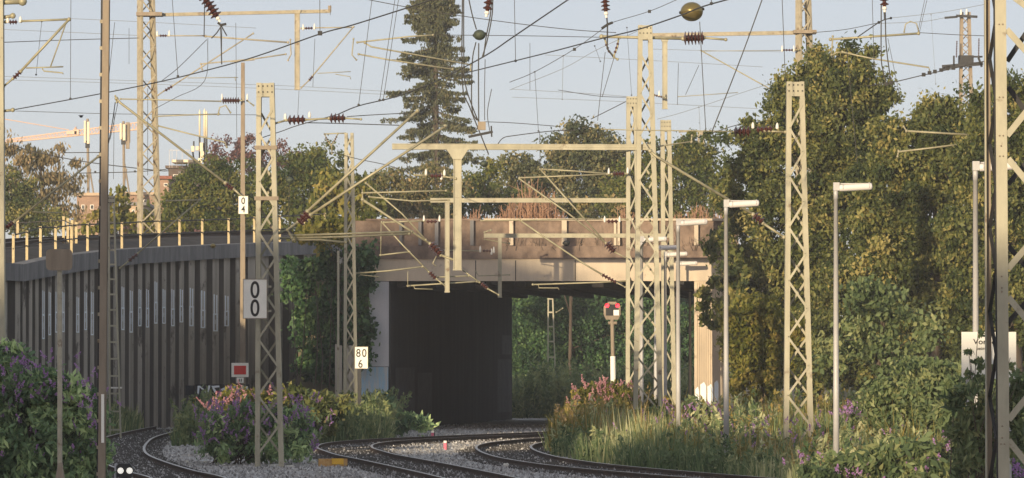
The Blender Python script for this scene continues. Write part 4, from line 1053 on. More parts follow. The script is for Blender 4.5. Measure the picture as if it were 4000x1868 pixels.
ball('dark ball hanging below the cable end under the spruce', 130, 1889, 640, 14, 'ball')
ball('black ball by the board 0 4 above the viaduct rails', 150, 858, 815, 10, 'dark')
ball('reddish round ball resting at the viaduct coping', 170, 832, 961, 11, 'brass')

# ------------------------------------------------------------------ platform lamps (a curved row)
def make_lamp():
    t = thing('platform_lamp', 'x', 'lamp', (0, 0, 0), 'grey platform lamps in a curved row')
    H = 5.45
    mb = MB(); mb.lathe((0, 0, 0), (0, 0, H), [(0, .062), (.3, .056), (.96, .042), (.96, .046), (1, .046)], 12); mb.build('pole', M['lamp'], t, smooth=True)
    mb = MB(); mb.box((0.01, 0, H + .03), (.12, .12, .16)); mb.build('bracket', M['lamp'], t)
    mb = MB(); mb.lathe((.06, 0, H + .0), (.72, 0, H + .035), [(0, .045), (.02, .066), (.06, .07), (.94, .07), (.98, .062), (1, .03)], 16); mb.build('lamp_head', M['lampg'], t, smooth=True)
    mb = MB(); mb.box((.39, 0, H + .085), (.60, .1, .022)); 
    for x in (.14, .66): mb.lathe((x - .012, 0, H + .005 + x * .05), (x + .012, 0, H + .006 + x * .05), [(0, .074), (1, .074)], 16)
    mb.build('lamp_cover', M['lamp'], t)
    return t
lamps = [(3265, 735, 101, 'lamp post between the pale lattice mast and the white warning board'), (3810, 655, 89, 'nearest lamp post rising behind the white warning board'), (2836, 800, 111, 'lamp post in front of the right bridge abutment edge'),
         (2649, 872, 126, 'lamp post whose head stands just left of the tree edge on the bridge'), (2506, 938, 146, 'lamp post seen between the legs of the tallest mast'), (2561, 970, 156, 'lamp post right behind the right leg of the tallest mast'),
         (2599, 996, 167, 'lamp with a short pale head low before the bridge girder'), (2645, 1032, 182, 'lamp head showing right of the tall grey post before the girder'), (2695, 1063, 196, 'farthest and smallest lamp, beside the abutment')]
l0 = make_lamp()
for i, (px, py, D, lab) in enumerate(lamps):
    o = l0 if i == 0 else copy_tree(l0)
    q = at(px, py, D); o.location = (q.x, D, q.z - 5.45); o['label'] = lab
M['lamp'].node_tree.nodes['Principled BSDF'].inputs['Roughness'].default_value = .5

# ------------------------------------------------------------------ signal, signs, buffer stop
sg = thing('light_signal', 'rusty signal post with two red lights and a white lower half', 'signal', (at(2396, 900, 160).x, 160, BZ))
D = 160
c = at(2391, 1214, D); w, h = 66 / S(D), 70 / S(D); mb = MB()
k = .28; q = [(-.5 + k * .5, -.5), (.5 - k * .5, -.5), (.5, -.5 + k), (.5, .5 - k), (.5 - k, .5), (-.5 + k, .5), (-.5, .5 - k), (-.5, -.5 + k)]
n = len(q); vs = [(c.x + a * w, D - .05, c.z + b * h) for a, b in q] + [(c.x + a * w, D + .16, c.z + b * h) for a, b in q]
mb.add(vs, [tuple(range(n)), tuple(range(n, 2 * n))[::-1]] + [(i, i + n, (i + 1) % n + n, (i + 1) % n) for i in range(n)]); hs = mb.build('signal_head', M['brown'], sg)
mb = MB(); mb.box((c.x, D - .056, c.z + .02), (w * .74, .008, h * .62)); mb.build('signal_screen', M['dark'], hs)
for px in (2371, 2412):
    a = at(px, 1194, D); mb = MB(); mb.lathe(a + Vector((0, -.075, 0)), a + Vector((0, -.062, 0)), [(0, .062), (1, .066)], 14); mb.build('red_light', M['redl'] if 'redl' in M else M.setdefault('redl', emit('red_signal_light', (1.0, .02, .04), 3.0)), hs)
    mb = MB()
    for s_a in range(7):
        a0 = math.pi * (s_a / 7); a1 = math.pi * ((s_a + 1) / 7); r_ = .08
        mb.add([(a.x + r_ * math.cos(a0), D - .06, a.z + r_ * math.sin(a0)), (a.x + r_ * math.cos(a1), D - .06, a.z + r_ * math.sin(a1)), (a.x + r_ * math.cos(a1), D - .19, a.z + r_ * math.sin(a1)), (a.x + r_ * math.cos(a0), D - .19, a.z + r_ * math.sin(a0))], [(0, 1, 2, 3)])
    mb.build('visor', M['brown'], hs)
mb = MB(); a = at(2407, 1222, D); mb.box((a.x, D - .075, a.z), (.17, .03, .17)); mb.build('white_plate', M['signw'], hs)
mb = MB(); a = at(2379, 1225, D); mb.box((a.x, D - .07, a.z), (.15, .02, .1)); mb.build('dark_window', M['signb'], hs)
a, b_, e = at(2391, 1249, D), at(2394, 1392, D), at(2397, 1616, D); foot = at(2396, 1700, D)
mb = MB(); mb.tube([a, b_, Vector((foot.x, D, BZ))], .06, 10); mb.tube([at(2376, 1262, D), at(2410, 1262, D)], .05, 8); mb.build('post', M['brown'], sg)
mb = MB(); mb.tube([b_ + Vector((0, -.0, 0)), e], .085, 12); mb.build('white_sleeve', M['signw'], sg)

# board 0 0
def board(name, label, D, x0, x1, y0, y1, m='signw', post=None, edge=True, yoff=0):
    a, b = at(x0, y1, D), at(x1, y0, D)
    t = thing(name, label, 'sign', ((a.x + b.x) / 2, D, BZ))
    mb = MB(); mb.box(((a.x + b.x) / 2, D, (a.z + b.z) / 2), (b.x - a.x, .02, b.z - a.z)); mb.build('panel', M[m], t)
    if edge:
        mb = MB(); e = .012
        for (cx, cz, dx, dz) in (((a.x + b.x) / 2, a.z, b.x - a.x + e, e), ((a.x + b.x) / 2, b.z, b.x - a.x + e, e), (a.x, (a.z + b.z) / 2, e, b.z - a.z - e), (b.x, (a.z + b.z) / 2, e, b.z - a.z - e)):
            mb.box((cx, D - .004, cz), (dx, .034, dz))
        mb.build('rim', M['brown'], t)
    if post:
        mb = MB(); p0, pw, m_ = post; q = at(p0, y1, D); mb.box((q.x, D + .03, (BZ + q.z) / 2 + .1), (pw, .035, q.z - BZ + .2)); mb.build('post', M[m_], t)
    return t
s00 = board('number_board', 'large white board with two zeros one above the other on the lattice mast', 120.5, 950, 1043, 1091, 1244)
def digits(t, D, chars, size, sx, m='signb'):
    for ch, px, py in chars: 
        c = at(px, py, D); text_part(ch, size, (c.x, D - .012, c.z), t, M[m], 'digit', sx, 0)
digits(s00, 120.5, [('0', 996, 1136), ('0', 996, 1207)], .56, .82)
mb = MB(); q = at(1002, 1170, 120.6)
for y in (1120, 1215): c = at(1010, y, 120.65); mb.box(tuple(c), (.6, .05, .05))
mb.build('bracket', M['paintd'], s00)
s806 = board('number_board', 'cream board reading 80 over 6 on a black post beside the ivy', 163, 1386, 1437, 1355, 1440, post=(1404, .12, 'dark'))
digits(s806, 163, [('8', 1400, 1381), ('0', 1423, 1381), ('6', 1408, 1423)], .36, .86)
s04 = board('number_board', 'small white board with 0 over 4 on the slim steel post', 187.4, 931, 969, 766, 836)
digits(s04, 187.4, [('0', 950, 786), ('4', 950, 819)], .34, .9)
svo = board('warning_board', 'large white warning board half hidden behind the massive right mast and leaves', 78, 3756, 3969, 1297, 1480, edge=False)
c = at(3862, 1336, 78); text_part('Vorsicht', .115, (c.x - .015, 77.988, c.z), svo, M['signb'], 'lettering', 1.12, 0)
c = at(3862, 1362, 78); text_part('beim', .07, (c.x - .12, 77.988, c.z), svo, M['signb'], 'lettering', 1, 0)
for px in (3780, 3945):
    q = at(px, 1480, 78); mb = MB(); mb.box((q.x, 78.03, (q.z + BZ) / 2), (.05, .04, q.z - BZ)); mb.build('post', M['lamp'], svo)
# brown round-cornered sign back on its flared pole
rs = thing('railway_sign', 'brown weathered sign seen from behind on a thin pole with flared foot', 'sign', (at(232, 1868, 84).x, 84, BZ))
a = at(231, 1015, 84); w, h = 104 / S(84), 84 / S(84); mb = MB(); q = []
for i in range(24):
    an = 2 * math.pi * i / 24; ca, sa = math.cos(an), math.sin(an)
    q.append((abs(ca) ** .35 * math.copysign(1, ca) * w / 2, abs(sa) ** .35 * math.copysign(1, sa) * h / 2))
n = 24; vs = [(a.x + x, 84 - .01, a.z + z) for x, z in q] + [(a.x + x, 84 + .01, a.z + z) for x, z in q]
mb.add(vs, [tuple(range(n)), tuple(range(n, 2 * n))[::-1]] + [(i, i + n, (i + 1) % n + n, (i + 1) % n) for i in range(n)]); mb.build('panel', M['brown'], rs)
mb = MB(); mb.tube([at(233, 1055, 84.05), at(234, 1868, 84.05), Vector((at(234, 1868, 84).x, 84.05, BZ))], .042, 10); mb.build('post', M['paintd'], rs, smooth=True)
mb = MB(); e = at(235, 1808, 84.05); mb.lathe((e.x, 84.05, BZ), (e.x, 84.05, e.z), [(0, .17), (.3, .13), (.7, .08), (.9, .05), (1, .043)], 14); mb.build('foot', M['brown'], rs, smooth=True)
# buffer stop with red and white board
D = 184
bs = thing('buffer_stop', 'dark buffer stop at the end of the left track with graffiti and yellow post', 'buffer stop', (at(860, 1600, D).x, D, BZ))
def wbox(par, name, x0, x1, y0, y1, D, dep, m, toground=False):
    a, b = at(x0, y1, D), at(x1, y0, D); z0 = BZ if toground else a.z
    mb = MB(); mb.box(((a.x + b.x) / 2, D + dep / 2, (z0 + b.z) / 2), (b.x - a.x, dep, b.z - z0)); return mb.build(name, M[m], par)
wbox(bs, 'beam', 762, 972, 1502, 1552, D, .5, 'dark')
for x in (775, 870, 955): wbox(bs, 'strut', x - 8, x + 8, 1552, 1650, D + .1, .3, 'dark', True)
wbox(bs, 'buffer', 724, 757, 1506, 1545, D - .2, .4, 'dark')
wbox(bs, 'post', 742, 752, 1545, 1650, D - .1, .1, 'dark', True)
for y0, y1 in ((1553, 1582), (1594, 1624)): wbox(bs, 'yellow_marker', 739, 764, y0, y1, D - .16, .12, 'yellow')
mb = MB()
def pst(pts, m=None, yo=-.02): mb.add([(at(x, y, D).x, D + yo, at(x, y, D).z) for x, y in pts], [tuple(range(len(pts)))])
pst([(770, 1540), (777, 1540), (780, 1512), (772, 1507)][::-1]); pst([(773, 1507), (781, 1507), (818, 1538), (810, 1541)][::-1]); pst([(806, 1538), (815, 1538), (822, 1506), (814, 1506)][::-1])
pst([(825, 1508), (856, 1506), (858, 1513), (832, 1516)][::-1]); pst([(828, 1514), (836, 1514), (846, 1530), (838, 1534)][::-1]); pst([(862, 1520), (900, 1506), (905, 1513), (868, 1528)][::-1])
pst([(912, 1540), (918, 1540), (920, 1506), (913, 1506)][::-1]); pst([(925, 1536), (945, 1540), (966, 1532), (968, 1510), (940, 1504), (925, 1510)][::-1])
mb.build('graffiti', M['wgraf'], bs)
mb = MB(); pst([(842, 1530), (862, 1518), (866, 1534), (850, 1538)][::-1], yo=-.03); pst([(770, 1570), (800, 1580), (812, 1595), (790, 1590)][::-1], yo=-.03); mb.build('graffiti', M['pink'], bs)
sb = thing('stop_board', 'red square stop board with white border above the buffer stop', 'sign', (at(937, 1445, 183).x, 183, BZ))
wbox(sb, 'border', 904, 971, 1418, 1473, 183, .02, 'signw'); wbox(sb, 'red_field', 914, 961, 1429, 1463, 182.985, .01, 'signr')
wbox(sb, 'small_plate', 924, 952, 1475, 1496, 183, .02, 'signw'); wbox(sb, 'dark_marks', 934, 937, 1480, 1491, 182.985, .01, 'signb'); wbox(sb, 'dark_marks', 941, 944, 1480, 1491, 182.985, .01, 'signb')
wbox(sb, 'post', 933, 941, 1440, 1600, 183.03, .05, 'dark', True)
# dwarf signal at the bottom left
D = 99
ds = thing('dwarf_signal', 'low black ground signal with two white lights beside the left rail', 'signal', (at(487, 1868, D).x, D, BZ))
a, b = at(455, 1866, D), at(515, 1812, D); w = b.x - a.x; h = b.z - a.z; cx, cz = (a.x + b.x) / 2, (a.z + b.z) / 2; mb = MB()
q = [(-.5, -.5), (.5, -.5), (.5, .32), (.36, .5), (-.36, .5), (-.5, .32)]; n = 6
mb.add([(cx + x * w, D, cz + z * h) for x, z in q] + [(cx + x * w, D + .25, cz + z * h) for x, z in q], [tuple(range(n)), tuple(range(n, 2 * n))[::-1]] + [(i, i + n, (i + 1) % n + n, (i + 1) % n) for i in range(n)])
mb.box((cx, D + .12, (BZ + cz) / 2 - .1), (.12, .12, cz - BZ)); mb.build('housing', M['dark'], ds)
for px in (471, 506):
    e = at(px, 1839, D); mb = MB(); mb.lathe(e + Vector((0, -.03, 0)), e + Vector((0, -.005, 0)), [(0, .052), (1, .06)], 18); mb.build('white_light', M.setdefault('whl', emit('white_signal_light', (1, .96, .86), .55)), ds)
wbox(ds, 'side_box', 447, 454, 1812, 1868, D + .03, .2, 'greywash')
# small posts and litter between the rails
for lab, px, y0, y1, m in [('small red and white peg between the middle tracks, farther one', 1690, 1683, 1716, 'pink'), ('small red and white peg between the middle tracks, nearer one', 1739, 1722, 1758, 'pink')]:
    g = ground(px, y1, BZ); t = thing('track_peg', lab, 'peg', tuple(g)); D = g.y
    wbox(t, 'peg', px - 6, px + 5, y0 + 8, y1, D, .07, m); wbox(t, 'cap', px - 6, px + 5, y0, y0 + 8, D, .07, 'signw'); wbox(t, 'side', px + 5.5, px + 9, y0 + 6, y1, D + .01, .06, 'dark')
rd = random.Random(11)
for lab, px, py, w, h, m in [('white crumpled litter by the rail left of centre', 1392, 1805, 30, 14, 'litter'), ('pale litter slab near the lattice mast foot', 1075, 1822, 50, 8, 'litter'), ('grey flat litter piece in the ballast by the bush', 1130, 1826, 36, 7, 'litter'),
                             ('white litter block in front of the bush', 1218, 1812, 38, 16, 'litter'), ('small cream litter lump beside the bush foot', 1141, 1800, 22, 14, 'litter'), ('white speck of paper between the middle tracks', 1806, 1762, 14, 14, 'litter'),
                             ('white stone lying by the middle rail', 1748, 1795, 18, 9, 'litter'), ('white box scrap at the right middle rail', 1977, 1828, 24, 20, 'litter'), ('small bright scrap on the left ballast', 732, 1808, 10, 10, 'litter'),
                             ('small white scrap on the left ballast near the bush', 802, 1810, 8, 12, 'litter'), ('pale pebble on the left ballast', 875, 1820, 10, 8, 'litter'), ('bright pebble in the inner left curve', 655, 1732, 9, 8, 'litter'),
                             ('white pebble left of the dwarf signal', 440, 1812, 9, 9, 'litter'), ('light pebble near the bottom centre', 1249, 1850, 12, 9, 'litter'), ('white scrap on the far middle ballast', 1788, 1705, 10, 10, 'litter'),
                             ('white stone at the foot of the right rail', 2204, 1812, 12, 10, 'litter')]:
    g = ground(px, py, BZ); s = S(g.y); t = MB(); W, H = w / s, max(h / s, .05)
    t.lathe((g.x - W / 2, g.y, g.z + H * .4), (g.x + W / 2, g.y + rd.uniform(-.1, .1), g.z + H * .5), [(0, H * .2), (.15, H * .5), (.5, H * .42), (.8, H * .52), (1, H * .15)], 6)
    prop(t.build('litter_piece', M[m], loc=(g.x, g.y, g.z)), lab, 'litter')
g = ground(1300, 1822, BZ); t = thing('wooden_board', 'broken orange brown board lying by the middle track', 'board', tuple(g))
mb = MB(); mb.box((g.x, g.y, g.z + .09), (.68, .2, .18), .12); mb.build('board', M['orange'], t)
mb = MB(); mb.box((g.x + .12, g.y - .12, g.z + .12), (.28, .02, .14), .05); mb.build('yellow_patch', M['yellow'], t)

# ------------------------------------------------------------------ background buildings, crane, antennas
def cube(par, name, x0, x1, y0, y1, D, dep, m):
    a, b = at(x0, y1, D), at(x1, y0, D); mb = MB(); mb.box(((a.x + b.x) / 2, D + dep / 2, (a.z + b.z) / 2), (b.x - a.x, dep, b.z - a.z)); return mb.build(name, M[m], par)
def house(name, label, D, x0, x1, y0, m, dep=12, roofm='coping', wins=(), group=None):
    a, b = at(x0, y0, D), at(x1, y0, D); t = thing(name, label, 'building', ((a.x + b.x) / 2, D, BZ), group)
    mb = MB(); mb.box(((a.x + b.x) / 2, D + dep / 2, (a.z + BZ) / 2), (b.x - a.x, dep, a.z - BZ)); mb.build('wall', M[m], t)
    mb = MB(); mb.box(((a.x + b.x) / 2, D + dep / 2 - .1, a.z + .12), (b.x - a.x + .5, dep + .5, .24)); mb.build('roof', M[roofm], t)
    for (p, q, r_, s_) in wins:
        f = cube(t, 'window', p, q, r_, s_, D - .05, .06, 'signw'); e = 2.0
        cube(f, 'pane', p + e, q - e, r_ + e, s_ - e, D - .08, .04, 'glass')
    return t
H1 = house('flat_roofed_house', 'pinkish flat roofed house partly behind the weeping tree at left', 420, 300, 395, 765, 'brick', roofm='pinkwall', wins=[(318, 330, 800, 818), (352, 366, 800, 818)])
H2 = house('flat_roofed_house', 'cream and pink house behind the twin-sided mast', 430, 470, 642, 762, 'brick', roofm='pinkwall', wins=[(486, 498, 780, 796), (560, 574, 780, 796), (612, 626, 780, 796)])
H3 = house('low_house', 'low cream wing in front of the pink house', 400, 500, 560, 802, 'pinkwall', wins=[(516, 526, 820, 838)])
H4 = house('apartment_block', 'brown flat roofed block with roof terrace and antennas', 440, 658, 812, 658, 'brownwall', wins=[(676, 706, 682, 722)], roofm='brownwall')
cube(H4, 'terrace_slab', 670, 770, 624, 634, 436, 5, 'cream')
cube(H4, 'terrace_house', 735, 770, 634, 652, 440, 4, 'tunnel')
cube(H4, 'vent', 697, 706, 668, 680, 436, .5, 'cream')
for x in (662, 672, 690, 712, 735): cube(H4, 'railing_post', x - .8, x + .8, 585, 655, 436, .06, 'lamp')
cube(H4, 'handrail', 660, 740, 586, 588, 436, .04, 'lamp')
H5 = house('small_house', 'small dark red roofed house right of the twin-sided mast', 380, 612, 660, 700, 'brick', roofm='rooft', wins=[(640, 656, 716, 728)])
def gable(name, label, D, x0, x1, y0, y1):
    t = thing(name, label, 'building', (at((x0 + x1) / 2, y1, D).x, D, BZ)); a, b = at(x0, y1, D), at(x1, y1, D); zr = at(0, y0, D).z
    mb = MB(); mb.box(((a.x + b.x) / 2, D + 4, (a.z + BZ) / 2), (b.x - a.x, 8, a.z - BZ)); mb.build('wall', M['brick'], t)
    mb = MB(); mb.add([(a.x - .3, D - .3, a.z), (b.x + .3, D - .3, a.z), (b.x + .3, D + 8.3, a.z), (a.x - .3, D + 8.3, a.z), (a.x + .4, D + 4, zr), (b.x - .4, D + 4, zr)], [(0, 1, 5, 4), (2, 3, 4, 5), (1, 2, 5), (3, 0, 4), (3, 2, 1, 0)]); mb.build('roof', M['rooft'], t)
gable('tiled_house', 'red tiled roof low behind the viaduct railing under the green trees', 300, 862, 930, 862, 885)
gable('tiled_house', 'wide red tiled roof behind the railing right of the twin-sided mast', 310, 640, 850, 880, 905)
gable('tiled_house', 'orange tiled roof behind the pale green lattice mast', 300, 1025, 1065, 850, 900)
gable('tiled_house', 'small red roof behind the railing left of the twin-sided mast', 310, 480, 560, 868, 895)
# antennas on the block: three pale rods
for lab, px, y0, w in [('left one of the white rod antennas on the brown block', 780, 428, 7), ('tall middle white rod antenna on the brown block', 799, 424, 9), ('right thick white rod antenna on the brown block', 807, 432, 8)]:
    a, b = at(px, 535, 437), at(px, y0, 437); r_ = w / 2 / S(437); t = thing('rod_antenna', lab, 'antenna', tuple(at(px, 655, 437)))
    mb = MB(); mb.lathe(a, b, [(0, r_), (.9, r_), (.97, r_ * .5), (1, r_ * .2)], 10); mb.build('rod', M['cream'], t, smooth=True)
    mb = MB(); mb.tube([at(px, 656, 437.1), a], .08, 6); mb.build('pole', M['dark'], t)
t = thing('antenna_cluster', 'cluster of pale dishes and boxes below the white rod antennas', 'antenna', tuple(at(790, 655, 435)))
mb = MB()
for px, py, w, h in [(753, 582, 12, 22), (771, 580, 12, 16), (787, 575, 12, 34), (790, 605, 14, 26), (782, 628, 16, 20)]: c = at(px, py, 435); mb.box(tuple(c), (w / S(435), .5, h / S(435)))
mb.build('boxes', M['cream'], t); mb = MB()
for a, b in [((753, 594), (760, 640)), ((796, 560), (802, 655)), ((757, 552), (757, 572)), ((815, 600), (815, 655)), ((826, 610), (826, 655)), ((838, 600), (838, 655)), ((812, 605), (850, 600))]: mb.tube([at(*a, 435.3), at(*b, 435.3)], .07, 6)
mb.build('pipes', M['dark'], t)
def radio(label, D, px, y0, y1, yb, lean=0):
    t = thing('radio_mast', label, 'antenna', tuple(at(px, yb, D))); mb = MB()
    mb.tube([at(px + 4, yb, D), at(px + 2, y1, D), at(px + 1, y0 - 8, D)], .11, 8); mb.tube([at(px + 26, yb, D), at(px + 6, 640, D)], .07, 6); mb.tube([at(px - 2, yb, D), at(px + 14, 660, D)], .05, 6); mb.build('pole', M['brown'], t)
    for dx, m, w in ((-9, 'cream', 7), (4, 'cream', 10)):
        c = at(px + dx, (y0 + y1) / 2 + (4 if dx > 0 else 0), D - .3); mb = MB(); mb.box(tuple(c), (w / S(D), .35, (y1 - y0) / S(D))); mb.build('panel_antenna', M[m], t)
    mb = MB(); mb.box(tuple(at(px + 1, y1 + 6, D)), (.35, .3, .6)); mb.build('bracket', M['dark'], t); return t
radio('cream panel radio mast left of the brown pole', 420, 341, 472, 558, 765)
t = radio('darker panel radio mast right of the brown pole', 424, 481, 482, 545, 765)
mb = MB(); mb.box(tuple(at(499, 530, 424)), (.3, .3, 2.2)); mb.tube([at(482, 558, 424), at(499, 556, 424)], .1, 6); mb.box(tuple(at(504, 520, 424)), (.2, .2, 1.6)); mb.build('panel_antenna', M['brown'], t)
# crane: orange lattice jib far behind
cr = thing('tower_crane', 'pale orange lattice jib of a far tower crane above the weeping tree', 'crane', tuple(at(-40, 1390, 800)))
A0, A1 = at(15, 556, 800), at(545, 494, 800); B0, B1 = at(15, 548, 800), at(545, 476, 800)
A0, A1, B0, B1 = at(10, 558, 800), at(545, 505, 800), at(25, 545, 800), at(545, 478, 800)
mb = MB(); mb.tube([A0, A1], .13, 6); mb.tube([B0, B1], .1, 6)
for i in range(40):
    t0_, t1_ = i / 40, (i + .5) / 40; mb.tube([A0.lerp(A1, t0_), B0.lerp(B1, t1_)], .05, 4); mb.tube([B0.lerp(B1, t1_), A0.lerp(A1, (i + 1) / 40)], .05, 4)
mb.build('jib', M['crane'], cr)
mb = MB(); mb.tube([at(15, 465, 800), at(270, 508, 800)], .07, 4); mb.build('tie_rod', M['crane'], cr)
mb = MB(); mb.box(tuple(at(280, 519, 800)), (1.6, .8, .5)); mb.tube([at(285, 520, 800), at(296, 500, 800), at(302, 522, 800)], .3, 5); mb.box(tuple(at(300, 517, 800)), (.7, .8, .8)); mb.build('trolley', M['crane'], cr)
mb = MB(); mb.tube([at(-40, 560, 800), at(-40, 1400, 800)], 1.1, 4); mb.build('tower', M['crane'], cr)
mb = MB(); c = at(317, 456, 150); mb.ball(c, .045, 8, (1.2, .8, .7)); mb.add([c + Vector((-.1, 0, .04)), c, c + Vector((.09, .02, .05)), c + Vector((0, .1, .02))], [(0, 1, 2), (1, 2, 3)]); prop(mb.build('bird', M['dark'], loc=c), 'tiny dark bird flying in the sky left of the brown pole', 'bird')

# ------------------------------------------------------------------ trees
G = GREENS
tree('broadleaf_tree', 'tall dark green tree, the highest of the right-hand trees', 'tree', [(3330, 300, 110), (3220, 350, 130), (3080, 470, 130), (3300, 480, 190), (2960, 560, 110), (3160, 680, 210), (3400, 700, 200), (2900, 760, 120), (3040, 900, 200), (3300, 950, 220), (3000, 1140, 190), (3220, 1220, 220), (2885, 900, 55), (3390, 380, 80), (3030, 330, 50), (3180, 230, 40), (3370, 215, 40)], 175, G['oak'], size=.085, dens=46, sub=.27, per=130, elong=1.9, r=.3)
tree('broadleaf_tree', 'leafy tree between the dark tall one and the massive right mast', 'tree', [(3660, 460, 90), (3560, 580, 140), (3700, 620, 160), (3480, 800, 170), (3650, 850, 220), (3560, 1060, 230), (3760, 420, 60), (3400, 1200, 200), (3700, 1180, 220), (3790, 560, 120)], 165, G['oak'], size=.085, dens=46, sub=.27, per=130, elong=1.9, r=.3)
tree('broadleaf_tree', 'tree filling the right edge behind the massive mast', 'tree', [(3900, 420, 100), (3980, 380, 90), (3900, 620, 170), (4020, 700, 180), (3880, 900, 190), (3990, 1080, 200), (3850, 1180, 170), (4090, 420, 100)], 158, G['oak'], size=.085, dens=46, sub=.27, per=130, elong=1.9, r=.3)
tree('young_tree', 'lighter leafy sapling low among the right-hand trees', 'tree', [(3420, 1250, 110, 160), (3300, 1330, 110), (3550, 1330, 130), (3460, 1130, 60, 90)], 140, G['light'], size=.11, dens=24, sub=.25, per=82, r=.08)
tree('overhanging_branch', 'dark leafy branch hanging before the bridge abutment', 'branch', [(2800, 960, 50, 90), (2870, 1070, 36, 60), (2800, 1110, 18, 20), (2750, 1150, 24, 24), (2795, 1190, 30, 20), (2760, 1240, 22, 18), (2800, 1265, 16, 14), (2880, 1190, 26, 50), (2880, 1050, 34, 110), (2740, 1195, 8, 8)], 172, G['oak'], size=.15, dens=60, sub=.16, per=26, r=.05, base=2880)
tree('yellow_shrub', 'sunlit yellow green shrub right of the abutment', 'shrub', [(2930, 1260, 90, 110), (3010, 1230, 80, 80), (2900, 1400, 70, 130), (3000, 1400, 90, 150), (2950, 1520, 100, 90), (3060, 1330, 60, 100)], 150, G['yellow'], size=.075, dens=46, sub=.22, per=110, elong=2.6, r=.06)
tree('green_shrub', 'bushy green shrub beneath the white warning board', 'shrub', [(3640, 1500, 150, 90), (3780, 1520, 120, 80), (3520, 1560, 130, 80), (3860, 1560, 120, 80), (3960, 1540, 100, 90), (3700, 1600, 200, 80), (3420, 1560, 90, 70)], 112, G['light'], size=.065, dens=75, sub=.2, per=100, elong=2.2, r=.05)
# trees beyond the bridge
tree('broadleaf_tree', 'round crowned olive tree above the middle of the bridge', 'tree', [(2250, 560, 90, 80), (2350, 600, 100), (2130, 640, 110, 90), (2280, 680, 150, 120), (2420, 700, 110, 120), (2050, 720, 90, 90), (2180, 790, 130, 110), (2330, 800, 120, 100), (2270, 530, 60, 40), (1960, 690, 70, 90)], 262, G['olive'], size=.11, dens=20, sub=0.38, per=112)
tree('broadleaf_tree', 'fresh green tree behind the tallest lattice mast', 'tree', [(2480, 720, 100, 110), (2570, 640, 70, 90), (2640, 600, 60, 80), (2700, 660, 80, 110), (2420, 790, 90, 80), (2620, 760, 110, 100), (2760, 620, 70, 100), (2780, 760, 100, 140), (2700, 560, 40, 50), (2540, 830, 100, 60)], 250, G['gold'], size=.11, dens=23, sub=0.34, per=112)
tree('broadleaf_tree', 'yellow green tree right of the spruce foot', 'tree', [(1900, 740, 80, 80), (1820, 790, 80, 70), (1980, 800, 80, 60), (1920, 660, 30, 40), (1740, 830, 70, 50)], 255, G['gold'], size=.11, dens=23, sub=0.34, per=102)
tree('broadleaf_tree', 'brownish sunlit tree in front of the spruce trunk', 'tree', [(1640, 740, 100, 90), (1720, 770, 100, 90), (1560, 760, 90, 80), (1480, 700, 60, 60), (1620, 840, 140, 60), (1500, 800, 90, 80), (1780, 720, 50, 50)], 248, G['dry'], size=.11, dens=20, sub=0.36, per=102, droop=.5)
tree('broadleaf_tree', 'dense green tree behind the pale green lattice mast', 'tree', [(1240, 640, 90, 70), (1150, 680, 90, 80), (1070, 720, 60, 90), (1210, 760, 120, 110), (1130, 830, 110, 90), (1330, 690, 50, 60)], 262, G['gold'], size=.11, dens=23, sub=0.36, per=112)
tree('broadleaf_tree', 'golden lit tree left of the slim mast above the ivy', 'tree', [(1300, 730, 70, 90), (1270, 830, 80, 70), (1340, 830, 60, 60), (1200, 870, 60, 40), (1380, 740, 60, 60), (1430, 790, 50, 70)], 240, G['yellow'], size=.19, dens=20, sub=.4, per=60, droop=.4)
tree('broadleaf_tree', 'green trees behind the board 0 4', 'tree', [(880, 720, 90, 60), (780, 730, 90, 80), (700, 790, 70, 80), (860, 790, 110, 90), (980, 750, 80, 100), (760, 850, 110, 70), (900, 870, 120, 50), (1000, 850, 70, 80), (660, 850, 40, 50), (830, 660, 50, 40)], 270, G['gold'], size=.11, dens=22, sub=0.38, per=112)
tree('purple_beech', 'dark purple leaved tree above the green trees at left', 'tree', [(900, 620, 70, 60), (870, 570, 40, 40), (980, 590, 60, 60), (1090, 600, 70, 50), (1130, 620, 50, 50), (1000, 640, 80, 50), (850, 630, 40, 40), (940, 560, 30, 30)], 330, G['purple'], size=.11, dens=11, sub=0.34, per=84)
tree('weeping_tree', 'golden brown weeping tree at the left edge with sky showing through', 'tree', [(60, 620, 60, 60), (160, 600, 40, 50), (110, 700, 80, 90), (230, 640, 40, 60), (220, 730, 60, 80), (290, 680, 26, 60), (50, 760, 60, 80), (150, 820, 90, 60), (290, 800, 40, 60), (20, 600, 30, 50), (260, 870, 50, 40)], 300, G['willow'], size=.11, dens=16, sub=0.36, per=78, droop=1.6, elong=2.6, r=.15)
tree('broadleaf_tree', 'dark green tree under the weeping tree at the left edge', 'tree', [(60, 800, 80, 80), (40, 720, 40, 60), (150, 870, 110, 50), (110, 760, 40, 60)], 280, G['oak'], size=.11, dens=22, sub=0.34, per=112)
tree('dry_shrub', 'golden shrub behind the railing under the roofs', 'shrub', [(420, 830, 60, 60), (480, 870, 80, 40), (560, 860, 50, 40), (380, 880, 60, 30), (640, 880, 50, 30), (450, 770, 30, 40)], 255, G['yellow'], size=.18, dens=14, sub=.35, per=45, droop=.8)
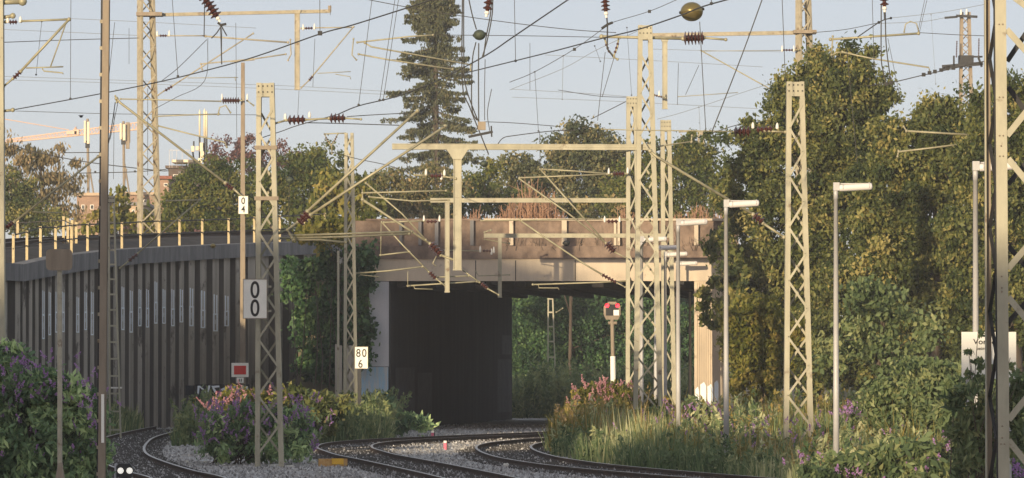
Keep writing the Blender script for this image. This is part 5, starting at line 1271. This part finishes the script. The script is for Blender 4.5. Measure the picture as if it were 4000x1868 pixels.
# greenery seen through the underpass; dark tree leaves stand in for shade
for lab, lst, m in [('dark trees seen through the right half of the underpass', [(2100, 1250, 120, 110), (2250, 1300, 140, 140), (2400, 1280, 140, 130), (2540, 1300, 130, 140), (2660, 1300, 110, 140), (2150, 1400, 130, 90), (2350, 1430, 150, 90), (2450, 1440, 140, 90), (2600, 1450, 130, 90), (2200, 1440, 120, 80), (2000, 1350, 60, 120)], 'ivy'),
                    ('green undergrowth beyond the underpass', [(2080, 1530, 110, 60), (2200, 1520, 110, 70), (2330, 1520, 120, 60), (2450, 1540, 110, 60), (2100, 1600, 120, 50), (2250, 1600, 120, 50)], 'light')]:
    tree('broadleaf_tree' if 'trees' in lab else 'undergrowth', lab, 'trees' if 'trees' in lab else 'shrub', lst, 268 if 'trees' in lab else 240, G[m], size=.11, dens=18, sub=0.34, per=102, group='greenery beyond the underpass')
tree('hedge', 'dark dense thicket closing the view beyond the underpass', 'hedge', [(x_, y_, 90, 80) for x_ in range(1960, 2860, 90) for y_ in (1180, 1300, 1420)], 285, G['ivy'], size=.17, dens=26, sub=.4, per=80, zb=BZ, depth=1.2)
tree('hedge', 'green undergrowth behind the right-hand shrubs', 'hedge', [(x_, 1310 + (x_ % 3) * 20, 90, 90) for x_ in range(2960, 4000, 85)] + [(x_, 1430, 90, 80) for x_ in range(2960, 4000, 85)], 172, G['oak'], size=.11, dens=40, sub=.3, per=90, zb=BZ, r=.05)
# spruce
sp = thing('spruce', 'tall ragged brown green spruce with drooping branches', 'tree', (at(1700, 800, 300).x, 300, BZ))
Ds = 300; s = S(Ds); P, T = [], []; BR = MB(); rd = random.Random(21)
ext = [(-40, 40, 40), (0, 62, 60), (60, 92, 80), (180, 110, 95), (240, 150, 120), (265, 175, 130), (330, 120, 150), (400, 165, 100), (470, 190, 150), (540, 175, 150), (600, 160, 170), (640, 120, 150)]
def ex(y, k):
    for a, b in zip(ext[:-1], ext[1:]):
        if y <= b[0]: return a[k] + (b[k] - a[k]) * (y - a[0]) / (b[0] - a[0])
    return ext[-1][k]
y = -70.0
while y < 700:
    for side in (-1, 1, -1, 1, -1, 1):
        if rd.random() < (.1 if y < 150 else .34): continue
        an = (0 if side > 0 else math.pi) + rd.gauss(0, .55); ca = math.cos(an)
        L = ex(max(y, -40), 1 if ca < 0 else 2) / s * rd.choice((.4, .7, .95, 1.2))
        yy0 = y + rd.uniform(-9, 9); o0 = at(1703, yy0 - 34 - 16 * L, Ds); dirv = Vector((ca, math.sin(an), 0)); pts = []
        for i in range(7):
            f = i / 6; pts.append(o0 + dirv * (L * f) + Vector((0, 0, -.34 * L * f + .16 * L * f ** 3)))
        BR.tube(pts, .045, 4, .01)
        pa = np.array([tuple(p_) for p_ in pts])
        for tw in range(int((4 + 7 * L) * (1.0 if y < 120 else .62))):             # hanging twigs along the bough, with bare stretches between
            f0 = rd.uniform(.18, 1.0)
            if rd.random() < .12: continue
            nn = int(rd.uniform(18, 46)); f = np.clip(f0 + rng.normal(0, .05, nn), .05, 1.03); i0 = np.clip((f * 6).astype(int), 0, 5); fr = np.clip(f * 6 - i0, 0, 1)[:, None]
            pc = pa[i0] * (1 - fr) + pa[i0 + 1] * fr
            hang = rd.uniform(.12, .5) * (1.1 - .5 * f0)
            pc = pc + np.stack([rng.normal(0, .06, nn), rng.normal(0, .12, nn), -rng.random(nn) * hang + .03], 1)
            P.append(pc); T.append(np.clip(rng.normal(rd.uniform(.2, .65), .15, nn), 0, 1))
    y += 30.0 if y > 150 else 19.0
for k in range(250):                              # dense heart of the tree towards its top
    yk = rd.uniform(-70, 260) if k % 4 else rd.uniform(260, 660); c_ = at(1703 + rd.gauss(0, 24), yk, Ds); nn = 26
    P.append(np.array(tuple(c_)) + rng.normal(size=(nn, 3)) * np.array((.16, .3, .16))); T.append(np.clip(rng.normal(.35, .15, nn), 0, 1))
quad_mesh('crown', leaves(np.concatenate(P), .085, 2.4, 1.0), np.concatenate(T), G['spruce'], sp)
BR.build('branches', M['trunk'], sp)
mb = MB(); mb.tube([(at(1704, 0, Ds).x, Ds, BZ), at(1702, 400, Ds), at(1700, -120, Ds)], .3, 8, .05); mb.build('trunk', M['trunk'], sp)

# ivy over the wing wall
iv = thing('ivy', 'dark ivy sheet covering the wall left of the underpass', 'ivy', (at(1300, 1300, 178).x, 180, BZ))
bl = []
for (px, py, rx, ry) in [(1170, 1060, 30, 60), (1170, 1200, 20, 110), (1230, 1040, 90, 60), (1230, 1180, 90, 110), (1330, 1020, 90, 80), (1330, 1180, 80, 120), (1240, 1330, 80, 90), (1330, 1330, 60, 90), (1410, 1000, 50, 110), (1415, 1150, 40, 140), (1420, 1290, 30, 110), (1200, 1420, 40, 60), (1270, 1440, 60, 50), (1130, 1100, 18, 70)]:
    p = at(px, py, 182.4 if px > 1380 else 183 + (1440 - px) * .018); k = S(p.y); bl.append((p.x, p.y, p.z, rx / k, .35, ry / k))
P, T = crown_pts(bl, 60, .22, 60); quad_mesh('leaves', leaves(P, .13, 1.3, .2), T, G['ivy'], iv)
mb = MB(); rd = random.Random(2)
for i in range(9): x = at(1150 + i * 33, 1300, 183).x; mb.tube([(x, 183, BZ), (x + rd.uniform(-.3, .3), 183.2, 2.5), (x + rd.uniform(-.5, .5), 183.3, 5)], .03, 5, .01)
mb.build('stems', M['trunk'], iv)
# backing: earth bank that the ivy climbs
mb = MB(); prism(mb, [(at(1165, 1000, 190).x, 190), (X(1442) - .02, 187), (X(1442) - .02, 205), (at(1165, 1000, 190).x + .3, 204)], BZ - .1, 5.9); prop(mb.build('earth_bank', M['dirt'], loc=(-7, 190, BZ)), kind='structure')
tree('sunlit_ivy', 'sunlit yellow green ivy top over the wall coping', 'ivy', [(1240, 900, 60, 40), (1310, 890, 60, 40), (1370, 900, 50, 60), (1430, 930, 30, 70), (1290, 940, 80, 30), (1190, 920, 40, 25), (1440, 1000, 16, 60)], 184.2, G['yellow'], size=.13, dens=60, sub=.2, per=50, depth=.5, r=.03, zb=4.0)  # yellow leaves put low sunlight into the colour of the ivy top

# dry reddish stems on the bridge
def stems(name, label, cat_, x0, x1, y0, y1, D, n, m, lean=.12, hvar=.5, w=.035, zb=None):
    zb = at(0, y1, D).z if zb is None else zb; t = thing(name, label, cat_, (at((x0 + x1) / 2, y1, D).x, D, zb)); mb = MB(); rd = random.Random(int(x0))
    for i in range(n):
        uu = rd.random(); x = at(x0 + (x1 - x0) * uu, y1, D).x; H = (y1 - y0) / S(D) * rd.uniform(.3, 1.05) * (.45 + .6 * math.sin(math.pi * uu) ** .8 * (.8 + .3 * math.sin(uu * 17))); yy_ = D + rd.uniform(0, 1.2); a = Vector((x, yy_, zb - .2)); b = a + Vector((rd.gauss(0, lean) * H, rd.gauss(0, lean) * H, H))
        c = a.lerp(b, .55) + Vector((rd.gauss(0, .05), 0, 0)); mb.tube([a, c, b], w * .5, 4, w * .25)
        for k in range(rd.randint(2, 4)):
            f = rd.uniform(.35, .9); p = a.lerp(b, f); e = p + Vector((rd.gauss(0, .22), rd.gauss(0, .1), rd.uniform(.15, .45))) * (H * .5); mb.tube([p, e], w * .3, 4, w * .12)
    mb.build('stems', M[m], t); return t
stems('dry_bush', 'reddish dry bare stems above the bridge parapet', 'bush', 1960, 2200, 690, 905, 184.6, 260, 'stem', .1)
stems('dry_bush', 'dry stems in the gap above the left part of the parapet', 'bush', 1780, 1960, 790, 905, 184.6, 110, 'stem', .12)
stems('dry_bush', 'dry stems above the parapet behind the tallest mast', 'bush', 2360, 2520, 790, 905, 184.6, 110, 'stem', .12)
stems('dry_bush', 'bare pinkish stems above the parapet near the right trees', 'bush', 2620, 2860, 770, 905, 184.6, 150, 'stem', .1)
stems('dry_creeper', 'dry brown creepers hanging over the outside of the bridge parapet', 'creeper', 1960, 2760, 868, 975, 182.85, 240, 'trunk', .16, w=.018, zb=at(0, 985, 182.85).z + .25)
tree('brown_shrub', 'brown green shrub growing behind the bridge parapet', 'shrub', [(2090, 800, 60, 60), (2160, 830, 60, 50), (2270, 830, 80, 40), (2030, 830, 50, 40), (2400, 820, 50, 40)], 187, G['dry'], size=.11, dens=16, sub=.25, per=60, r=.03, zb=5.6)

# ------------------------------------------------------------------ flowering bushes and grass
def blades(x0, x1, y0, y1, n, h, hv=.4, w=.022, lean=.22, keep=None, seg=2, zb=BZ):
    x = rng.uniform(x0, x1, n); y = rng.uniform(y0, y1, n)
    if keep is not None: k = keep(x, y); x, y = x[k], y[k]
    n = len(x); H = h * (1 + rng.normal(0, hv, n)).clip(.25, 2.0)
    # patchy height
    H *= .75 + .35 * np.sin(x * 1.7 + y * .31) * np.sin(y * .23 + 1.3 + x * .4)
    a = rng.uniform(0, 2 * math.pi, n); L = np.abs(rng.normal(0, lean, n)) * H
    dx, dy = np.cos(a) * L, np.sin(a) * L; b = rng.uniform(0, math.pi, n); wx, wy = np.cos(b) * w, np.sin(b) * w * .5
    z = np.full(n, zb)
    V = np.empty((n, 4, 3))
    V[:, 0] = np.stack([x - wx, y - wy, z], 1); V[:, 1] = np.stack([x + wx, y + wy, z], 1)
    V[:, 2] = np.stack([x + dx * .5 + wx * .8, y + dy * .5 + wy * .8, z + H * .6], 1); V[:, 3] = np.stack([x + dx * .5 - wx * .8, y + dy * .5 - wy * .8, z + H * .6], 1)
    V2 = np.empty((n, 4, 3)); V2[:, 0] = V[:, 3]; V2[:, 1] = V[:, 2]; tip = np.stack([x + dx, y + dy, z + H], 1)
    V2[:, 2] = tip + np.stack([wx, wy, 0 * x], 1) * .1; V2[:, 3] = tip - np.stack([wx, wy, 0 * x], 1) * .1
    patch = .5 + .28 * np.sin(x * .9 + 2) * np.cos(y * .17) + .12 * np.sin(x * 3.1 + y * .5)
    t = np.clip(patch + rng.normal(0, .2, n), 0, 1)
    return np.concatenate([V, V2]).reshape(-1, 3), np.concatenate([t, t])
rc = np.array([(p.y, p.x) for p in tC[0]]); la = np.array([(p.y, p.x) for p in tA[1]]); ra = np.array([(p.y, p.x) for p in tA[0]]); lb = np.array([(p.y, p.x) for p in tB[1]])
def xof(tab, y):
    o = np.argsort(tab[:, 0]); return np.interp(y, tab[o, 0], tab[o, 1])
def field(name, label, lst, m, cat_='grass'):
    Vs, Ts = zip(*lst); prop(quad_mesh(name, np.concatenate(Vs), np.concatenate(Ts), m), label, cat_, kind='stuff')
keepR = lambda x, y: x > xof(rc, y) + .35 + .5 * np.sin(y * .4) ** 2
keepR2 = lambda x, y: (x > xof(rc, y) + 1.2) & (x < 2000)
field('meadow_grass', 'tall green meadow grass right of the tracks', [blades(0, 14, 100, 150, 70000, .5, .35, .02, .25, keepR), blades(2, 14, 118, 150, 22000, .9, .3, .018, .2, keepR2)], G['grass'])
field('dry_meadow_grass', 'yellow and rust tinged tall grass and seed heads right of the tracks', [blades(1, 15, 128, 176, 26000, .85, .4, .02, .25, lambda x, y: keepR2(x, y)), blades(1.2, 3.6, 142, 158, 7000, .75, .3, .02, .2, lambda x, y: x > xof(rc, y) + .6), blades(3, 13, 104, 140, 9000, .95, .3, .012, .2, keepR2)], G['grassy'])
field('wall_foot_grass', 'green grass at the foot of the ribbed wall', [blades(-17, -8, 160, 205, 60000, .7, .35, .024, .25, lambda x, y: x < xof(la, y) - .6),
      blades(-10.5, -3.6, 150, 183, 40000, .6, .35, .024, .25, lambda x, y: (x > xof(ra, y) + .7) & (x < xof(lb, y) - .7) & (x < -3.9))], G['grass'])
field('underpass_grass', 'bright green grass beyond the underpass', [blades(-4, 16, 222, 250, 30000, .9, .35, .03, .25)], G['light'])
def weeds(n, x0, x1, y0, y1, keep, h, leaf, per=34):
    x = rng.uniform(x0, x1, n); y = rng.uniform(y0, y1, n); k = keep(x, y); x, y = x[k], y[k]; n = len(x)
    H = h * rng.uniform(.45, 1.25, n) * (.8 + .35 * np.sin(x * 1.3 + y * .2) * np.sin(y * .35))
    i = np.repeat(np.arange(n), per); f = rng.random(len(i)) ** .8; lx, ly = rng.normal(0, .14, n), rng.normal(0, .14, n)
    wd = (.16 * (1.15 - f))
    C = np.stack([x[i] + lx[i] * f * H[i] + rng.normal(size=len(i)) * wd * .7, y[i] + ly[i] * f + rng.normal(size=len(i)) * wd, BZ + H[i] * f], 1)
    ct = rng.normal(.5, .2, n) + .25 * np.sin(x * .8 + 1) * np.cos(y * .22)
    return leaves(C, leaf, 3.0, -.25), np.clip(ct[i] + rng.normal(0, .15, len(i)) + .15 * (f - .5), 0, 1)
def spikes(cx, cy, cz, n, h, r, spread, tilt=.5, lo=0.):
    C, T = [], []
    for i in range(len(cx)):
        d = np.array((rng.normal(0, tilt), rng.normal(0, tilt), 1.)); d /= np.linalg.norm(d); f = rng.random(n) ** .8; hh = h * rng.uniform(.6, 1.3)
        p = np.array((cx[i], cy[i], cz[i])) + d * (f * hh)[:, None] + rng.normal(size=(n, 3)) * (r * (1.1 - f))[:, None]
        C.append(p); T.append(np.clip(rng.normal(rng.uniform(.3, .8), .2, n), 0, 1))
    return np.concatenate(C), np.concatenate(T)
field('meadow_weeds', 'mixed leafy wild weeds growing among the tall grass right of the tracks', [weeds(2600, 0, 13, 102, 136, keepR, .95, .05), weeds(2200, 1, 14, 128, 178, keepR2, 1.25, .06)], G['grass'], 'weeds')
field('golden_weeds', 'sunny yellow and rust coloured weeds scattered through the meadow', [weeds(700, 0, 13, 106, 140, keepR2, .9, .045), weeds(1700, 1, 14, 130, 176, keepR2, 1.3, .06)], G['grassy'], 'weeds')
field('wall_foot_weeds', 'leafy green weeds along the wall and abutment foot', [weeds(5200, -16.5, -9, 158, 198, lambda x, y: x < xof(la, y) - .8 - (y < 165) * .5, .95, .06), weeds(3000, -10.5, -3.6, 150, 182, lambda x, y: (x > xof(ra, y) + .9) & (x < xof(lb, y) - .7) & (x < -3.9), 1.2, .07)], G['light'], 'weeds')
field('underpass_weeds', 'fresh green leafy weeds beyond the underpass', [weeds(2600, -2, 12, 220, 246, lambda x, y: x > -99, 1.9, .09)], G['light'], 'weeds')
def flower_stand(n, x0, x1, y0, y1, keep, h):
    x = rng.uniform(x0, x1, n); y = rng.uniform(y0, y1, n); k = keep(x, y); x, y = x[k], y[k]
    C, T = spikes(x, y, BZ + h * rng.uniform(.5, 1.1, len(x)), 22, .2, .022, 0, .4); return leaves(C, .028, 1.3), T
field('wild_flowers', 'small purple flower spikes scattered through the meadow', [flower_stand(420, 0, 13, 108, 170, keepR2, .95)], G['flower'], 'flowers')
def bush(name, label, D, lst, leafm, flowers, fm='flower', size=.062, dens=70, sub=.17, per=85, fh=.2, fr=.025, zb=BZ, base=None, fn=26, fsize=.03, elong=2.8, tilt=.6, depth=1.0, nst=5):
    bl = blobs_px(lst, D, depth); bx = at(base, 900, D).x if base else bl[0][0]
    t = thing(name, label, 'bush', (bx, D, zb), None)
    P, T = crown_pts(bl, dens, sub, per); P = P[P[:, 2] > zb - .05] if False else P; k = P[:, 2] > zb; P, T = P[k], T[k]
    quad_mesh('foliage', leaves(P, size, elong, 0), T, leafm, t)
    mb = MB(); rd = random.Random(int(D))
    for b in bl:
        for q in range(nst):
            e = Vector((b[0] + rd.uniform(-1, 1) * b[3] * .8, b[1] + rd.uniform(-.5, .5), b[2] + b[5] * rd.uniform(.3, 1.1))); a = Vector((bx + rd.uniform(-.4, .4), D, zb)); mb.tube([a, a.lerp(e, .5) + Vector((0, 0, .2)), e], .014, 5, .005)
    mb.build('stems', M['trunk'], t)
    if flowers:
        fx, fy, fz = [], [], []
        for (px, py, dx, dy, n) in flowers:
            for i in range(n):
                q = at(px + rng.normal(0, dx), py + rng.normal(0, dy), D - rng.uniform(.1, .9)); fx.append(q.x); fy.append(q.y); fz.append(q.z)
        C, T2 = spikes(fx, fy, fz, fn, fh, fr, 0, tilt)
        quad_mesh('flowers', leaves(C, fsize, 1.2), T2, G[fm], t)
    return t
bush('butterfly_bush', 'large flowering purple bush at the left edge in front of the wall', 93, [(60, 1560, 140, 120), (180, 1540, 120, 90), (60, 1470, 80, 90), (300, 1600, 90, 80), (120, 1700, 180, 130), (300, 1740, 100, 130), (30, 1830, 200, 120), (270, 1850, 130, 110), (-40, 1440, 90, 90)], G['budd'],
     [(60, 1400, 50, 26, 12), (140, 1440, 60, 26, 12), (255, 1440, 60, 30, 4), (200, 1490, 80, 30, 16), (290, 1520, 40, 30, 8), (100, 1540, 90, 50, 22), (320, 1590, 40, 40, 10), (200, 1640, 110, 70, 14), (345, 1660, 30, 60, 7), (150, 1760, 120, 60, 8), (330, 1750, 50, 60, 8), (20, 1500, 50, 50, 9)], size=.062, dens=100, per=90, fh=.15, fr=.02, fn=34, fsize=.026)
bush('butterfly_bush', 'purple flowering bush around the foot of the pale green lattice mast', 124, [(880, 1675, 76, 66), (960, 1635, 76, 70), (900, 1735, 100, 52), (1040, 1660, 80, 80), (1130, 1680, 76, 70), (1070, 1745, 120, 50), (1180, 1745, 56, 40)], G['budd'],
     [(810, 1680, 18, 40, 16), (880, 1640, 40, 40, 16), (950, 1660, 60, 50, 14), (1050, 1650, 60, 50, 14), (1180, 1640, 40, 40, 14), (1060, 1610, 50, 30, 12), (1220, 1710, 20, 36, 12), (880, 1600, 50, 24, 12), (1150, 1600, 40, 30, 10), (960, 1700, 80, 30, 12)], dens=70, fh=.2, fr=.025, fn=34, fsize=.03)
bush('sunlit_bush', 'yellow and pink sunlit bush top behind the purple bush', 136, [(935, 1562, 50, 34), (890, 1600, 50, 30), (985, 1560, 50, 34), (1025, 1580, 40, 34)], G['yellow'], [(890, 1575, 30, 12, 14), (815, 1592, 14, 6, 7), (930, 1540, 30, 8, 8), (1000, 1545, 30, 10, 6)], 'flowp', dens=80, fh=.2, fn=36, fsize=.034)
bush('leafy_shrub', 'loose green shrub between the lattice mast and the 80 6 marker', 152, [(1170, 1590, 60, 50), (1260, 1600, 60, 46), (1320, 1590, 50, 46), (1230, 1650, 90, 46), (1130, 1560, 44, 46)], G['oak'], [(1180, 1600, 60, 40, 8), (1240, 1690, 30, 20, 6)], dens=46, sub=.2, size=.09)
bush('leafy_shrub', 'low dark green weeds at the abutment foot', 168, [(1480, 1620, 60, 40), (1560, 1640, 50, 30), (1420, 1640, 50, 40), (1620, 1650, 40, 22), (1500, 1580, 30, 30)], G['budd'], [], dens=60, sub=.2, size=.1)
bush('butterfly_bush', 'pink and gold sunlit flower bush beside the right track under the red signal', 150, [(2330, 1610, 90, 80), (2400, 1580, 80, 80), (2480, 1600, 80, 90), (2300, 1680, 70, 50), (2400, 1680, 110, 60), (2360, 1540, 50, 40)], G['yellow'],
     [(2270, 1590, 22, 14, 16), (2330, 1530, 30, 20, 16), (2240, 1650, 14, 30, 14), (2390, 1540, 50, 24, 18), (2230, 1700, 10, 20, 8), (2350, 1580, 60, 30, 16), (2450, 1600, 50, 40, 10)], 'flowp', dens=60, fh=.26, fr=.03, fn=40, fsize=.036)
bush('butterfly_bush', 'mauve flowering bush between the lamp posts and the bolted mast', 132, [(2640, 1640, 90, 60), (2740, 1650, 100, 60), (2830, 1660, 90, 60), (2700, 1600, 60, 40)], G['light'], [(2680, 1620, 60, 30, 26), (2800, 1620, 40, 26, 14), (2600, 1670, 60, 40, 14), (2740, 1680, 60, 30, 12), (2850, 1740, 50, 26, 10), (2960, 1690, 40, 40, 10)], dens=36, fh=.2, fn=30, fsize=.03)
bush('butterfly_bush', 'purple flowering bush behind the lamp post between the right masts', 116, [(3330, 1640, 60, 50), (3400, 1620, 60, 40), (3280, 1690, 80, 50), (3450, 1660, 80, 50)], G['light'], [(3330, 1610, 35, 16, 18), (3390, 1600, 30, 16, 10), (3100, 1720, 60, 30, 10), (3220, 1750, 60, 30, 12), (3590, 1650, 40, 30, 10), (3330, 1670, 50, 30, 8)], dens=40, fh=.16, fn=34, fsize=.028)
bush('butterfly_bush', 'close bright lilac flower heads at the lower right corner', 80, [(3900, 1870, 120, 60), (3980, 1800, 70, 70), (3820, 1880, 80, 40), (4000, 1860, 60, 60)], G['budd'], [(3850, 1810, 30, 8, 9), (3850, 1838, 24, 6, 10), (3910, 1785, 16, 8, 7), (3960, 1790, 16, 20, 9), (3970, 1850, 20, 24, 8)], size=.08, dens=90, sub=.12, fh=.2, fr=.028, fn=70, fsize=.026, tilt=1.8)
bush('low_weeds', 'grey green weeds with lilac tips along the lower right edge', 98, [(3350, 1840, 140, 60), (3520, 1800, 120, 70), (3680, 1800, 120, 80), (3800, 1760, 100, 70), (3600, 1870, 200, 60), (3220, 1860, 90, 40)], G['light'], [(3330, 1850, 60, 16, 10), (3560, 1840, 50, 22, 10), (3180, 1810, 40, 20, 6), (3700, 1740, 50, 26, 6)], size=.08, dens=80, sub=.15, per=60, fh=.14, fn=30, fsize=.026)
bush('fern', 'light green feathery plant under the warning board', 100, [(3740, 1560, 40, 110), (3700, 1600, 50, 70), (3790, 1610, 40, 80), (3860, 1660, 50, 60)], G['light'], [], size=.07, dens=90, sub=.12, elong=4)
bush('tall_weeds', 'tall green weeds hiding the posts of the warning board', 76, [(3790, 1570, 60, 70), (3880, 1590, 50, 80), (3965, 1560, 50, 80), (3780, 1690, 80, 80), (3900, 1700, 90, 80), (3830, 1800, 110, 70)], G['light'], [], size=.05, dens=200, sub=.10, per=60, elong=3.2, nst=2)
field('golden_grass', 'glowing golden grass below the red signal', [weeds(900, 1.2, 4.2, 141, 160, lambda x, y: x > xof(rc, y) + .45, 1.15, .05, 46), blades(1.0, 4.5, 138, 160, 9000, .8, .3, .018, .2, lambda x, y: x > xof(rc, y) + .5)], G['grassy'])
bush('leafy_branch', 'leaves growing in front of the warning board', 77, [(3785, 1455, 26, 14), (3812, 1412, 34, 5), (3840, 1440, 30, 8), (3800, 1480, 60, 16), (3955, 1420, 10, 50), (3838, 1303, 16, 8), (3785, 1375, 22, 5), (3960, 1470, 30, 24)], G['light'], [], size=.05, dens=260, sub=.03, per=9, nst=1, elong=2.4, zb=BZ, base=3830)
for o in list(bpy.data.objects):
    if o.parent is None and o.type == 'EMPTY' and 'label' not in o: print('nolabel', o.name)

# ------------------------------------------------------------------ evening haze
mb = MB(); mb.box((0, 460, 12), (1500, 1180, 26.6)); hz = mb.build('haze', M['wire'])
hm = bpy.data.materials.new('evening_haze'); hm.use_nodes = True; nt = hm.node_tree
for nn_ in list(nt.nodes):
    if nn_.type == 'BSDF_PRINCIPLED': nt.nodes.remove(nn_)
vol = nt.nodes.new('ShaderNodeVolumePrincipled'); vol.inputs['Density'].default_value = 0.00034; vol.inputs['Color'].default_value = (.93, .95, 1, 1)
nt.links.new(vol.outputs[0], nt.nodes['Material Output'].inputs['Volume'])
hz.data.materials.clear(); hz.data.materials.append(hm); hz['kind'] = 'stuff'; hz['label'] = 'thin pale evening haze in the air'; hz['category'] = 'haze'
